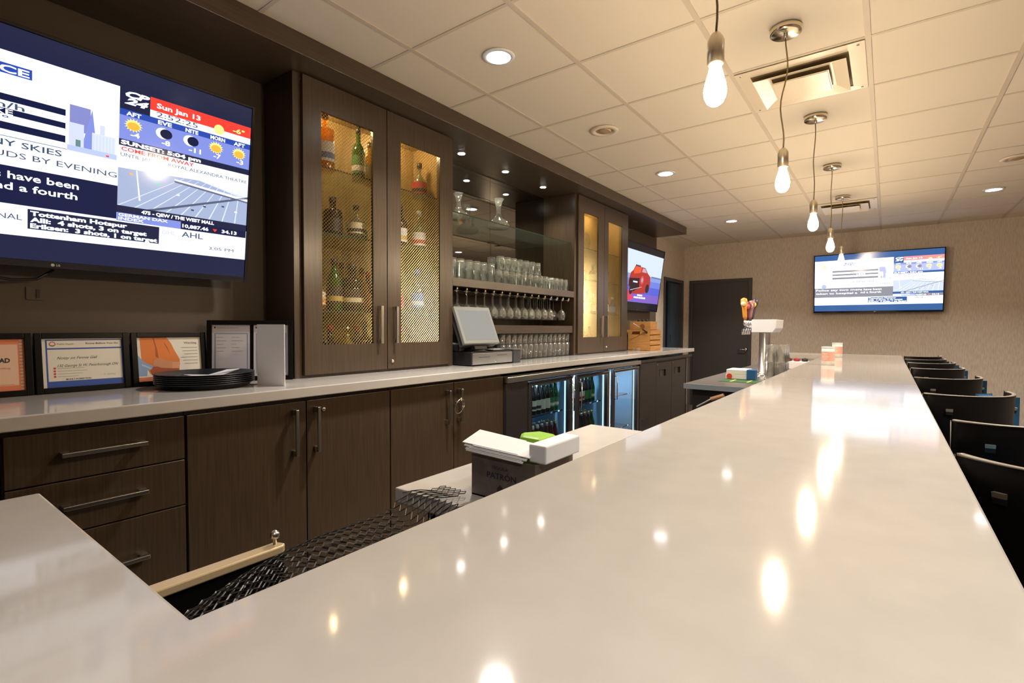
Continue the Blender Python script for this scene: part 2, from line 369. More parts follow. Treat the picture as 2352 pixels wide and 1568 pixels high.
# ------------------------------------------------------------------ tall cabinets
def clip_lines(y0, y1, z0, z1, x, pitch, r):
    me = mb(GOLDW); step = pitch*sqrt(2)
    for sgn in (1, -1):
        c = -3.0
        lim = (z1-z0)+(y1-y0); k = 0
        while k*step < lim:
            c = k*step; k += 1
            # lines v = sgn*u + c'
            if sgn > 0: base = c-(y1-y0)
            else: base = c
            us = []
            W_, H_ = y1-y0, z1-z0
            for u in (0, W_):
                v = sgn*u+base
                if 0 <= v <= H_: us.append((u, v))
            for v in (0, H_):
                u = (v-base)/sgn
                if 0 < u < W_: us.append((u, v))
            if len(us) >= 2:
                a, b_ = us[0], us[1]
                me.tube([(x+.0008*sgn, y0+a[0], z0+a[1]), (x+.0008*sgn, y0+b_[0], z0+b_[1])], r, 4)
    return me
MESHC = {}
def tall_cabinet(label, y0, y1, doors, glass, handles, lockpos, shelves, ln):
    t = thing('display_cabinet', label, 'cabinet', (-2.6, (y0+y1)/2, ZC))
    zt = ZS-.002
    b = mb(WOOD); b.box(XB+.002, XC, y0, y0+.042, ZC, zt); b.box(XB+.002, XC, y1-.05, y1, ZC, zt)
    b.box(XB+.022, XC, y0+.042, y1-.05, zt-.02, zt); b.box(XB+.022, XC, y0+.042, y1-.05, ZC, ZC+.014)
    b.build('carcass', t, bev=.0012)
    c = mb(WOODIN); i0, i1 = y0+.0425, y1-.0505
    c.box(XB+.002, XB+.02, i0, i1, ZC+.015, zt-.021)
    c.box(XB+.021, XC-.03, i0, i0+.004, ZC+.015, zt-.021); c.box(XB+.021, XC-.03, i1-.004, i1, ZC+.015, zt-.021)
    c.box(XB+.021, XC-.03, i0+.005, i1-.005, zt-.028, zt-.021); c.box(XB+.021, XC-.03, i0+.005, i1-.005, ZC+.0145, ZC+.018)
    c.build('interior_lining', t)
    ff = mb(WOOD); ff.box(XC-.022, XC-.001, i0+.005, glass[0][0]-.012, ZC+.019, zt-.03); ff.box(XC-.022, XC-.001, glass[1][1]+.012, i1-.005, ZC+.019, zt-.03)  # strips added behind the door edges to stop interior light leaking out
    ff.box(XC-.022, XC-.001, (doors[0][1]+doors[1][0])/2-.03, (doors[0][1]+doors[1][0])/2+.03, ZC+.019, zt-.03); ff.build('light_block_strips', t)
    for z in shelves:
        s = mb(SHELFG); s.box(XB+.024, XC-.045, i0+.006, i1-.006, z, z+.008)
        s.m(SHEDGE); s.box(XC-.045, XC-.0435, i0+.006, i1-.006, z, z+.008); s.build('glass_shelf', t)
    for (d0, d1), (g0, g1), hy in zip(doors, glass, handles):
        z0, z1, gz0, gz1 = ZC+.016, zt-.006, 1.222, 2.452
        x0, x1 = XC+.001, XC+.021
        dr = mb(WOOD); dr.box(x0, x1, d0, g0, z0, z1); dr.box(x0, x1, g1, d1, z0, z1); dr.box(x0, x1, g0, g1, z0, gz0); dr.box(x0, x1, g0, g1, gz1, z1)
        dr = dr.build('door', t)
        key = round(g1-g0, 3)
        wm = clip_lines(g0, g1, gz0, gz1, XC+.008, .0135, .0011).build('wire_mesh', dr)
        hbar(dr, (x1, hy, 1.222), (x1, hy, 1.442), out=.030, r=.008)
    lock(t, XC+.021, lockpos, 1.112)
    for yy in [(g0+g1)/2 for g0, g1 in glass]:
        pk = mb(NICKEL); pk.cyl((-2.60, yy, zt-.036), .032, .008, 20); pk.m(EM('puck_led', (1, .75, .38), 12)); pk.cyl((-2.60, yy, zt-.0375), .024, .0014, 20); pk.build('puck_light', t)
        L = bpy.data.lights.new('puck', 'POINT'); L.energy = ln; L.color = (1, .72, .34); L.shadow_soft_size = .03
        lo = bpy.data.objects.new('puck_lamp', L); COL.objects.link(lo); lo.location = (0, yy-(y0+y1)/2, zt-.06-ZC); lo.parent = t
        L = bpy.data.lights.new('puck', 'POINT'); L.energy = ln*.35; L.color = (1, .72, .34); L.shadow_soft_size = .03
    return t
C1 = tall_cabinet('tall two-door bottle cabinet with gold wire mesh beside the big television', 1.405, 2.583, ((1.449, 1.987), (1.993, 2.532)), ((1.553, 1.888), (2.097, 2.437)), (1.925, 2.040), 2.025, (1.40, 1.828, 2.184), 2.9)
C2 = tall_cabinet('farther tall two-door bottle cabinet with wire mesh, next to the wooden crates', 4.288, 5.540, ((4.332, 4.885), (4.891, 5.488)), ((4.44, 4.75), (4.985, 5.330)), (4.803, 4.916), 4.95, (1.46, 1.80, 2.12), 2.9)

# ------------------------------------------------------------------ niche with mirror, shelves and lights
N0, N1 = 2.585, 4.286
t = thing('wall_mirror', 'smoked mirror lining the back of the open glass niche', 'mirror', (XB, 3.43, 1.67))
bx(MIRR, XB+.001, XB+.007, N0, 3.428, 1.669, ZS-.004).build('mirror_panel', t); bx(MIRR, XB+.001, XB+.007, 3.431, N1, 1.669, ZS-.004).build('mirror_panel', t)
tag(bx(WOODH, XB+.002, XC, N0, N1, 1.608, 1.666).build('wood_shelf', bev=.0015), 'dark wooden shelf holding the tumblers below the mirror', 'shelf')
tag(bx(WOODH, XB+.002, XC-.012, N0, N1, 1.268, 1.335).build('wood_shelf', bev=.0015), 'lower dark wooden shelf beneath the hanging wine glasses', 'shelf')
s = mb(SHELFG); s.box(XB+.008, XC-.04, N0+.002, N1-.002, 2.130, 2.138); s.m(SHEDGE); s.box(XC-.04, XC-.0385, N0+.002, N1-.002, 2.130, 2.138)
tag(s.build('glass_shelf'), 'clear glass shelf with dark green edge across the mirror niche', 'shelf')
for i, y in enumerate((2.824, 3.366, 3.94)):
    t = thing('niche_downlight', ('leftmost', 'middle', 'rightmost')[i]+' of the three small white spotlights over the mirror niche', 'light', (-2.558, y, ZS), group='niche spotlights')
    mb(NICKEL).cyl((-2.558, y, ZS-.004), .036, .0035, 24).build('trim_ring', t)
    mb(EM('led_lens', (1, .97, .88), 30)).cyl((-2.558, y, ZS-.0056), .026, .0015, 20).build('lens', t)
    L = bpy.data.lights.new('spot', 'SPOT'); L.energy = 14; L.spot_size = radians(130); L.spot_blend = .6; L.color = (1, .95, .78); L.shadow_soft_size = .02
    lo = bpy.data.objects.new('spot_lamp', L); COL.objects.link(lo); lo.parent = t; lo.location = (0, 0, -.012)

# glasses
def tumbler_mesh(h, r, rb, up=False):
    b = mb(TUMBL, True); n = 14
    p = [(rb*.2, 0), (rb, .0), (rb*1.01, .006), (r, h), (r-.003, h), (rb-.003, .012), (rb*.2, .012)]
    if not up: p = [(a, h-z) for a, z in p]
    b.open_lathe(p, n=n); return b
def place_glasses(b, name, cat, label, group, spots):
    first = None
    for (x, y, z) in spots:
        if first is None:
            o = b.build(name); first = o
        else:
            o = first.copy(); COL.objects.link(o)
        o.location = (x, y, z); tag(o, label, cat, group)
sp = []; sp2 = []
for k in range(19):
    y = 2.64+.0865*k
    for j in range(3):
        x = -2.475-.088*j
        (sp if (y < 3.12) else sp2).append((x+random.uniform(-.004, .004), y+random.uniform(-.004, .004), 1.6665))
place_glasses(tumbler_mesh(.145, .038, .031), 'highball_glass', 'glass', 'upturned clear highball glass at the left end of the shelf under the mirror', 'highball glasses on the tumbler shelf', sp)
place_glasses(tumbler_mesh(.108, .040, .034), 'rocks_glass', 'glass', 'upturned clear rocks glass at the middle or right of the shelf under the mirror', 'rocks glasses on the tumbler shelf', [s for s in sp2 ])
place_glasses(tumbler_mesh(.105, .038, .033), 'rocks_glass', 'glass', 'clear rocks glass stacked in the second layer on the shelf under the mirror', 'upper layer of rocks glasses', [(s[0]+.01, s[1]+.02, 1.7755) for s in sp2 if 3.15 < s[1] < 3.75 and s[0] > -2.6])
sp = []
for k in range(14):
    y = 3.205+.079*k
    for j in range(3): sp.append((-2.475-.082*j, y, ZC+.002))
place_glasses(tumbler_mesh(.125, .039, .030, True), 'pint_glass', 'glass', 'clear pint glass standing on the worktop beneath the hanging wine glasses', 'pint glasses on the back counter', sp)
place_glasses(tumbler_mesh(.085, .036, .030, True), 'short_glass', 'glass', 'short clear glass stacked on the pint glasses beneath the lower shelf', 'short glasses stacked on the pints', [(s[0], s[1], ZC+.1275) for s in sp if s[0] > -2.6])
# bar mat below the pint glasses is the worktop runner
tag(bx(BLKPL, -2.66, -2.43, 3.14, 4.27, ZC, ZC+.0018).build('bar_mat'), 'thin black mat under the pint glasses on the back counter', 'mat')
# hanging rack
t = thing('stemware_rack', 'row of brass-tipped hanging rails for wine glasses under the tumbler shelf', 'rack', (-2.58, 3.43, 1.607))
TR = [2.645+.1045*k for k in range(16)]
for y in TR:
    r = mb(CHROME); r.box(-2.74, -2.442, y-.0025, y+.0025, 1.580, 1.606); r.box(-2.74, -2.442, y-.020, y+.020, 1.576, 1.580)
    r.m(BRASS, True); r.tube([(-2.436, y, 1.606), (-2.434, y, 1.585), (-2.438, y, 1.572), (-2.455, y, 1.566)], .006, 6)
    r.build('rail', t)
def stem_mesh():
    b = mb(STEMG, True)
    p = [(.001, 0), (.034, .001), (.034, .003), (.006, .008), (.0035, .02), (.0035, .085), (.008, .094), (.028, .112), (.039, .135), (.040, .155), (.034, .195), (.033, .195), (.038, .155), (.026, .114), (.002, .098)]
    b.open_lathe([(r, -z) for r, z in p], n=12); return b
sp = []
for i in range(15):
    for j in range(3):
        if random.random() < .9: sp.append((-2.485-.09*j, (TR[i]+TR[i+1])/2, 1.584))
place_glasses(stem_mesh(), 'wine_glass', 'glass', 'clear wine glass hanging upside down from the rails beneath the tumbler shelf', 'hanging wine glasses', sp)
# decanters
def decanter(loc, label):
    p = [(.004, 0), (.085, .0), (.098, .012), (.100, .025), (.075, .06), (.035, .09), (.020, .12), (.019, .16), (.030, .215), (.045, .245), (.043, .245), (.028, .213), (.017, .16), (.018, .12)]
    o = mb(STEMG, True).open_lathe(p, n=24).build('decanter'); o.location = loc; tag(o, label, 'decanter', 'glass decanters'); return o
decanter((-2.60, 3.33, 2.1385), 'flared clear wine decanter on the glass shelf near the middle of the niche')
decanter((-2.62, 2.86, 2.1385), 'clear wine decanter at the left end of the glass shelf').scale = (.9, .9, .8)

# ------------------------------------------------------------------ bottles
BCOL = dict(amber=GL('amber_spirit_glass', (.80, .42, .06), body=.45, bodycol=(.62, .30, .03)), green=GL('green_bottle_glass', (.06, .32, .06), body=.45, bodycol=(.04, .24, .03)),
            clear=GL('clear_spirit_glass', (.55, .62, .50), body=.16, gain=2.5), dark=P('black_bottle_glass', (.012, .010, .010), .08), brown=P('brown_bottle_glass', (.06, .022, .008), .08),
            yellow=GL('yellow_spirit_glass', (.70, .50, .08), body=.45, bodycol=(.6, .38, .04)), red=P('red_wine_bottle_glass', (.10, .010, .010), .1), blue=P('blue_bottle_glass', (.02, .05, .18), .1))
CAPS = dict(black=P('black_cap', (.02, .02, .02), .4), gold=BRASS, silver=NICKEL, red=P('red_cap', (.5, .02, .03), .4), white=P('white_cap', (.8, .8, .78), .5), green=P('green_cap', (.03, .20, .05), .4), blue=P('blue_cap', (.05, .10, .4), .4))
LBL = dict(white=P('white_label', (.78, .77, .72), .6), cream=P('cream_label', (.70, .60, .38), .6), black=P('black_label', (.02, .02, .025), .5), red=P('red_label', (.50, .04, .04), .5), blue=P('blue_label', (.10, .18, .42), .5), gold=P('gold_label', (.60, .42, .12), .4), green=P('green_label', (.05, .22, .08), .5), orange=P('orange_label', (.75, .28, .05), .5))
SHAPES = dict(
    round=lambda h, r: [(r*.9, 0), (r, .008), (r, h*.55), (r*.85, h*.63), (r*.36, h*.72), (r*.33, h*.95)],
    squat=lambda h, r: [(r*.9, 0), (r*1.0, .01), (r*1.05, h*.40), (r*.8, h*.55), (r*.33, h*.66), (r*.30, h*.94)],
    wine=lambda h, r: [(r*.95, 0), (r, .01), (r, h*.58), (r*.8, h*.66), (r*.40, h*.76), (r*.36, h*.96)],
    flask=lambda h, r: [(r*.9, 0), (r, .01), (r, h*.62), (r*.9, h*.68), (r*.35, h*.72), (r*.32, h*.94)],
    beer=lambda h, r: [(r*.95, 0), (r, .008), (r, h*.55), (r*.75, h*.66), (r*.42, h*.82), (r*.40, h*.96)])
BM = {}
def bottle(x, y, z, h, r, shape, col, cap, lab, label, group=None, lab2=None):
    name = 'wine_bottle' if shape == 'wine' else ('beer_bottle' if shape == 'beer' else 'liquor_bottle')
    t = thing(name, label, 'bottle', (x, y, z), group=group)
    key = (h, r, shape, col, cap, lab, lab2)
    if key in BM:
        for nm, me in BM[key]:
            o = bpy.data.objects.new(nm, me); COL.objects.link(o); o.parent = t
        return t
    pr = SHAPES[shape](h, r); n = 4 if shape == 'flask' and r > .04 and False else 16
    parts = []
    o = mb(BCOL[col], True).lathe([(pr[0][0]*.3, .004)]+pr, n=n).build('body', t, world=False); parts.append(('body', o.data))
    cr = pr[-1][0]*1.18
    o = mb(CAPS[cap], True).lathe([(cr*.8, pr[-1][1]-h*.07), (cr, pr[-1][1]-h*.07), (cr, h), (cr*.7, h+.002)], n=12).build('cap', t, world=False); parts.append(('cap', o.data))
    if lab:
        z0, z1 = (h*.14, h*.46)
        rr = r*1.012 if shape != 'squat' else r*1.06
        lm = mb(LBL[lab], True); lm.open_lathe([(rr, z0), (rr, z1)], n=16)
        if lab2: lm.m(LBL[lab2], True).open_lathe([(rr*1.006, z0+(z1-z0)*.15), (rr*1.006, z0+(z1-z0)*.45)], n=16)
        o = lm.build('label', t, world=False); parts.append(('label', o.data))
    BM[key] = parts
    return t
S0, S1, S2, S3 = ZC+.019, 1.409, 1.837, 2.193
C1B = [  # x, y, z, h, r, shape, colour, cap, label, label text
 (-2.55, 1.675, S3, .34, .052, 'flask', 'amber', 'black', 'white', 'blue', 'amber whisky bottle with white and blue label on the top left shelf'),
 (-2.58, 1.922, S3, .33, .040, 'round', 'green', 'black', 'green', 'white', 'tall green bottle with dark neck on the top shelf'),
 (-2.60, 2.02, S3, .27, .036, 'round', 'yellow', 'gold', 'cream', None, 'slim yellow bottle partly behind the door stile on the top shelf'),
 (-2.60, 2.44, S3, .25, .050, 'squat', 'clear', 'black', 'red', 'black', 'round-bellied clear bottle with dark stopper on the top right shelf'),
 (-2.60, 1.755, S2, .235, .056, 'flask', 'dark', 'black', 'black', None, 'square-shouldered black bottle on the second shelf'),
 (-2.53, 1.865, S2, .20, .050, 'squat', 'clear', 'black', 'cream', 'black', 'round flask bottle with leather-toned label on the second shelf'),
 (-2.62, 1.98, S2, .13, .030, 'round', 'green', 'gold', None, None, 'small greenish bottle at the right of the second shelf'),
 (-2.58, 2.25, S2, .28, .045, 'round', 'dark', 'black', 'white', 'gold', 'dark bottle with a white lower label, second shelf behind the right door'),
 (-2.60, 2.435, S2, .28, .045, 'round', 'clear', 'white', 'white', 'red', 'pale green-tinted clear bottle with white label, second shelf right'),
 (-2.52, 1.60, S1, .22, .042, 'squat', 'amber', 'black', 'cream', 'orange', 'amber bottle with cream oval label at the left of the third shelf'),
 (-2.66, 1.66, S1, .30, .038, 'round', 'brown', 'black', 'cream', None, 'slim brown bottle standing at the back of the third shelf'),
 (-2.56, 1.735, S1, .30, .045, 'wine', 'green', 'black', 'black', 'gold', 'green bottle with black label on the third shelf'),
 (-2.55, 1.85, S1, .28, .068, 'flask', 'dark', 'black', 'black', 'cream', 'broad dark bottle with black label and cream strip, third shelf centre'),
 (-2.67, 1.86, S1, .30, .042, 'round', 'clear', 'black', 'white', None, 'clear bottle standing behind the broad dark bottle'),
 (-2.60, 1.955, S1, .27, .042, 'round', 'amber', 'black', 'red', None, 'amber bottle with dark cap and red label, third shelf'),
 (-2.66, 2.05, S1, .26, .045, 'round', 'red', 'red', 'gold', None, 'deep red bottle at the right of the third shelf'),
 (-2.66, 2.20, S1, .24, .038, 'round', 'brown', 'gold', 'cream', None, 'brown bottle hidden behind the middle door stiles'),
 (-2.55, 2.21, S1, .24, .036, 'round', 'yellow', 'white', 'red', None, 'yellow bottle with white cap beside the right door handle'),
 (-2.58, 2.40, S1, .30, .045, 'flask', 'clear', 'blue', 'blue', 'white', 'clear vodka-style bottle with blue cap and silver label'),
 (-2.60, 1.73, S0, .26, .045, 'squat', 'dark', 'red', 'cream', 'gold', 'dark bottle with red cap on the lowest shelf'),
 (-2.50, 1.63, S0, .17, .060, 'squat', 'dark', 'black', 'black', None, 'squat black bottle on the lowest shelf'),
 (-2.69, 1.68, S0, .28, .040, 'round', 'brown', 'black', 'cream', None, 'brown bottle at the back of the lowest shelf'),
 (-2.56, 1.82, S0, .25, .042, 'round', 'yellow', 'gold', 'gold', None, 'yellow-green bottle in the middle of the lowest shelf'),
 (-2.60, 1.92, S0, .25, .042, 'round', 'blue', 'red', 'blue', 'red', 'navy bottle with red cap on the lowest shelf'),
 (-2.50, 1.905, S0, .17, .052, 'squat', 'amber', 'gold', None, None, 'round golden bottle on the lowest shelf'),
 (-2.67, 2.03, S0, .28, .042, 'round', 'brown', 'black', 'red', None, 'brown bottle with red label at the right of the lowest shelf'),
 (-2.53, 2.20, S0, .24, .040, 'round', 'amber', 'red', 'orange', None, 'amber bottle with orange label beside the right door handle, lowest shelf'),
 (-2.55, 2.31, S0, .20, .058, 'squat', 'brown', 'black', 'black', None, 'squat dark bottle with wide black cap behind the right door'),
]
for (x, y, z, h, r, sh, c, cap, l1, l2, lb) in C1B: bottle(x, y, z+.0005, h, r, sh, c, cap, l1, lb, 'bottles in the near display cabinet', l2)
T0, T1, T2, T3 = ZC+.019, 1.469, 1.809, 2.129
C2B = [
 (-2.60, 4.70, T1, .26, .042, 'round', 'dark', 'black', 'white', None, 'dark bottle with white label, second shelf up, behind the left door of the far cabinet'),
 (-2.58, 4.86, T1, .25, .042, 'round', 'brown', 'black', 'cream', None, 'brown bottle with cream label, second shelf up, far cabinet'),
 (-2.60, 5.02, T1, .22, .042, 'round', 'clear', 'silver', 'white', None, 'clear bottle with white label, second shelf up, far cabinet'),
 (-2.62, 4.66, T0, .26, .042, 'round', 'dark', 'black', 'white', None, 'dark bottle with small white label on the floor of the far cabinet'),
 (-2.58, 4.80, T0, .24, .045, 'squat', 'dark', 'gold', 'black', None, 'squat black bottle on the floor of the far cabinet'),
 (-2.60, 4.95, T0, .26, .040, 'round', 'brown', 'black', 'cream', None, 'brown bottle with cream label on the floor of the far cabinet'),
 (-2.58, 5.10, T0, .22, .042, 'round', 'green', 'black', None, None, 'green bottle on the floor of the far cabinet'),
 (-2.60, 5.33, T2, .22, .040, 'flask', 'red', 'red', 'red', None, 'red bottle on the third shelf behind the right door of the far cabinet'),
 (-2.60, 5.33, T1, .25, .040, 'round', 'dark', 'black', 'white', None, 'dark bottle with white label behind the right door of the far cabinet'),
 (-2.56, 5.43, T1, .20, .040, 'round', 'blue', 'silver', 'blue', None, 'blue bottle behind the right door of the far cabinet'),
 (-2.60, 5.02, T2, .20, .045, 'round', 'dark', 'black', 'black', None, 'black bottle at the right of the third shelf, left door of the far cabinet'),
 (-2.56, 5.30, T0, .14, .045, 'squat', 'amber', 'gold', 'gold', None, 'small golden bottle on the floor of the far cabinet, right door'),
]
for (x, y, z, h, r, sh, c, cap, l1, l2, lb) in C2B: bottle(x, y, z+.0005, h, r, sh, c, cap, l1, lb, 'bottles in the far display cabinet', l2)
# cone-shaped and angular pieces in the far cabinet
o = mb(GL('smoked_cone_glass', (.5, .48, .42), body=.4, bodycol=(.3, .28, .24)), True).open_lathe([(.085, 0), (.004, .26)], n=20).build('glass_cone'); o.location = (-2.60, 4.72, T2+.0005)
tag(o, 'smoky cone-shaped glass ornament on the third shelf of the far cabinet', 'ornament')
t = thing('crystal_ornament', 'angular crystal ornament on the top shelf of the far cabinet', 'ornament', (-2.60, 4.80, T3+.0005))
k = mb(STEMG)
for a, rr, hh in ((0, .07, .20), (1.2, .05, .15), (2.4, .06, .12)):
    q = MB().m(STEMG).lathe([(.02, 0), (rr*.6, hh*.4), (rr*.5, hh*.8), (.0, hh)], n=5)
    q.xf(Matrix.Rotation(.25*sin(a+1), 4, 'X')); k.add([(-2.60+v[0]+.05*cos(a), 4.80+v[1]+.07*sin(a), T3+.004+v[2]) for v in q.v], q.f)
k.build('crystal', t)
bx(DGREY, -2.66, -2.54, 4.72, 4.90, T3+.0005, T3+.004).build('base', t)

# ------------------------------------------------------------------ televisions
class Z: pass
def tv(label, loc, rz, W=1.465, H=.845, tilt=7.4, reach=.15):
    t = thing('television', label, 'television', loc, rz); t.rotation_euler = (radians(tilt), 0, rz)
    b = mb(BLKPL); b.box(-W/2+.01, W/2-.01, .004, .03, .004, H-.004); b.box(-W/2+.2, W/2-.2, .03, .055, .08, H*.6); b.build('casing', t, bev=.004, world=False)
    e = .012
    b = mb(BLKGL); b.box(-W/2, -W/2+e, -.006, .012, 0, H); b.box(W/2-e, W/2, -.006, .012, 0, H); b.box(-W/2+e, W/2-e, -.006, .012, H-e, H); b.box(-W/2+e, W/2-e, -.006, .012, 0, .026)
    b.build('bezel', t, bev=.002, world=False)
    a = ART(-.0066); a.disc(-.004, .0125, .0055, NICKEL, 1); a.text('LG', .006, .009, .0075, NICKEL, 1, bold=.02); a.build('logo', t, world=False)
    b = mb(DGREY); b.box(-.2, .2, .055, .075, .25, .5); b.box(-.05, .05, .075, reach, .3, .40); b.build('wall_bracket', t, world=False)
    return t
def news(t, k=1.0, wash=0.0):
    """a news channel picture: boxes, weather icons, traffic camera and tickers"""
    def c(n, r, g, b_, s=1.0):
        r, g, b_ = [v*(1-wash)+wash*.95 for v in (r, g, b_)]  # wash mixes a pale glare haze into the picture colours
        return EM('screen_%s_%d' % (n, int(k*100+wash*10)), (r, g, b_), s*k)
    WH = c('white', .86, .88, 1, 1.05); NAVY = c('navy', .005, .009, .045); DK = EM('screen_band_%d' % int(wash*100), (.010+.10*wash, .014+.35*wash, .045+.9*wash), k); BL = c('blue', .02, .06, .36); MB_ = c('midblue', .19, .24, .62); RED = c('red', .9, .045, .03)
    GR = c('grey', .55, .60, .75); TX = c('ink', .04, .07, .13); SKY = c('sky', .80, .82, .98, .95); RD = c('road', .32, .38, .55); SUN = c('sun', 1, .42, .05); YE = c('yellow', 1, .82, .25); CONC = c('concrete', .42, .50, .72); PALE = c('pale', .60, .66, .85)
    a = ART(-.001)
    a.rect(-.72, .026, .72, .832, DK, 0)
    a.rect(-.72, .111, .72, .250, WH, 1)                       # ticker ground
    a.rect(-.72, .222, .194, .355, NAVY, 2); a.rect(-.72, .31, .194, .355, BL, 1.5)
    a.rect(-.72, .355, .197, .746, WH, 1)                      # left picture
    # city view
    a.rect(.035, .45, .194, .60, SKY, 2); a.rect(.042, .53, .105, .625, c('tower', .20, .22, .50), 3); a.poly([(.075, .46), (.11, .625), (.128, .46)], MB_, 3.4)
    a.rect(.04, .47, .085, .56, GR, 4); a.rect(.11, .47, .185, .54, PALE, 5); a.rect(.135, .47, .150, .575, GR, 4.5)
    for i in range(7): a.rect(.112+.0105*i, .475, .118+.0105*i, .535, GR, 5.5)
    a.rect(.035, .455, .19, .475, CONC, 6); a.rect(.155, .46, .165, .466, RED, 6.5); a.rect(.06, .475, .075, .50, c('tree', .12, .22, .22), 6.5)
    # weather wall at left
    for z0, z1 in ((.577, .600), (.530, .551), (.479, .504)): a.rect(-.5, z0, .030, z1, NAVY, 3)
    a.rect(-.5, .455, .035, .457, TX, 3)
    a.rect(-.40, .669, -.064, .704, BL, 3); a.text('ADVANCE', -.385, .674, .024, WH, 4, wid=.314, bold=.03)
    a.text('20 km/h', -.29, .5535, .021, TX, 4, wid=.206, bold=.01); a.text('LAKE', -.215, .531, .018, WH, 4, wid=.101, bold=.02); a.text('-10\u00b0', -.225, .507, .019, TX, 4, wid=.10, bold=.01)
    for i, yy in enumerate((.60, .56, .52)):
        a.disc(-.60, yy-.1*i+.06, .03, (YE, GR, MB_)[i], 3)
    a.text('SUNNY SKIES', -.27, .424, .022, TX, 4, wid=.29, bold=.01); a.text('CLEAR, CLOUDS BY EVENING', -.42, .386, .021, TX, 4, wid=.612, bold=.0)
    a.text('Police say two men', -.70, .315, .026, WH, 4, wid=.535, bold=.02); a.text('s have been', -.163, .312, .026, WH, 4, wid=.235, bold=.02); a.text('taken to hospital a', -.70, .268, .026, WH, 4, wid=.50, bold=.02); a.text('nd a fourth', -.163, .272, .026, WH, 4, wid=.231, bold=.02)
    # right column
    a.rect(.197, .660, .302, .748, DK, 2); a.text('CP', .215, .715, .024, WH, 4, wid=.085, bold=.05, shear=.3); a.text('24', .212, .688, .024, WH, 4, wid=.085, bold=.05, shear=.3)
    a.rect(.302, .692, .718, .743, RED, 2); a.rect(.302, .664, .718, .692, WH, 2)
    a.text('Sun Jan 13', .325, .706, .020, WH, 4, wid=.17, bold=.03); a.text('2:52:25', .325, .671, .021, TX, 4, wid=.16); a.text('-6\u00b0', .635, .700, .020, YE, 4, wid=.055, bold=.03); a.disc(.575, .692, .022, YE, 3)
    a.rect(.197, .545, .718, .663, MB_, 2); a.rect(.197, .640, .718, .664, BL, 2.5)
    for i, (u, s_, n_, kd) in enumerate(((.245, 'AFT', '-4', 1), (.357, 'EVE', '-8', 0), (.462, 'NITE', '-11', 0), (.565, 'MORN', '-7', 1), (.668, 'AFT', '-3', 1))):
        a.text(s_, u-.026, .643, .016, WH, 4, wid=.052 if s_ != 'MORN' else .064, bold=.04)
        if kd:
            for q in range(16):
                an = 2*pi*q/16; a.poly([(u+.024*cos(an-.12), .608+.020*sin(an-.12)), (u+.033*cos(an), .608+.028*sin(an)), (u+.024*cos(an+.12), .608+.020*sin(an+.12))], YE, 3)
            a.disc(u, .608, .025, YE, 3.5, ry=.021); a.disc(u, .604, .022, SUN, 3.7, ry=.016)
        else:
            a.disc(u-.006, .608, .027, WH, 3, ry=.023); a.disc(u+.006, .608, .023, NAVY, 3.5, ry=.020)
        a.text(n_, u-.010, .562, .020, WH, 4.5, wid=.032 if len(n_) < 3 else .05, bold=.03)
    a.rect(.197, .519, .718, .546, DK, 2); a.text('SUNSET: 5:04 pm', .203, .526, .016, WH, 4, wid=.30, bold=.05)
    a.rect(.197, .470, .718, .520, WH, 2.5); a.text('COME FROM AWAY', .205, .500, .016, RED, 4, wid=.27, bold=.02); a.text('UNTIL JAN 20 - ROYAL ALEXANDRA THEATRE', .203, .478, .014, TX, 4, wid=.507)
    a.rect(.196, .277, .718, .472, PALE, 2); a.poly([(.196, .277), (.718, .277), (.718, .40), (.50, .445), (.196, .43)], RD, 3)
    a.poly([(.196, .43), (.50, .445), (.718, .41), (.718, .47), (.196, .472)], SKY, 3)
    for i in range(9):
        u = .22+.058*i; a.poly([(.196+.058*i, .279), (.202+.058*i, .279), (.44+.030*i, .44), (.437+.030*i, .44)], PALE, 3.6)
    a.poly([(.30, .279), (.33, .279), (.718, .405), (.718, .415)], c('barrier', .08, .10, .16), 4); a.poly([(.40, .415), (.718, .385), (.718, .392), (.40, .423)], c('bridge', .10, .12, .2), 4); a.poly([(.40, .423), (.718, .392), (.718, .404), (.40, .43)], WH, 4)
    a.poly([(.27, .31), (.276, .31), (.262, .43), (.258, .43)], WH, 4.2)
    for u, v, cc in ((.33, .39, c('green', .05, .6, .35)), (.52, .33, TX), (.60, .345, TX), (.47, .305, TX), (.235, .41, SUN), (.66, .33, WH), (.41, .36, WH)): a.rect(u, v, u+.012, v+.007, cc, 4.6)
    a.rect(.194, .250, .718, .279, DK, 4.8); a.text('475 - QEW / THE WEST MALL', .28, .258, .014, WH, 5.5, wid=.29, bold=.05)
    a.rect(.194, .217, .431, .250, MB_, 5); a.text('GERMAN DAX', .200, .236, .012, WH, 6, wid=.18, bold=.03); a.text('INDEX', .200, .221, .012, WH, 6, wid=.09, bold=.03)
    a.rect(.431, .217, .718, .250, NAVY, 5); a.text('10,887.46', .437, .226, .015, WH, 6, wid=.11, bold=.04); a.poly([(.565, .238), (.585, .238), (.575, .225)], RED, 6); a.text('34.13', .605, .226, .015, WH, 6, wid=.07, bold=.04)
    # ticker
    a.rect(-.075, .140, .348, .212, DK, 3)
    a.text('Tottenham Hotspur', -.068, .190, .0165, WH, 4, wid=.30, bold=.045); a.text('Alli:  4 shots, 3 on target', -.068, .167, .0165, WH, 4, wid=.37, bold=.045); a.text('Eriksen:  3 shots, 1 on target', -.068, .145, .0165, WH, 4, wid=.41, bold=.045)
    a.text('ARSENAL', -.235, .168, .020, TX, 4, wid=.145, bold=.0); a.text('OHL', .357, .185, .018, GR, 4, wid=.055, bold=.02); a.text('AHL', .436, .184, .024, TX, 4, wid=.088, bold=.01)
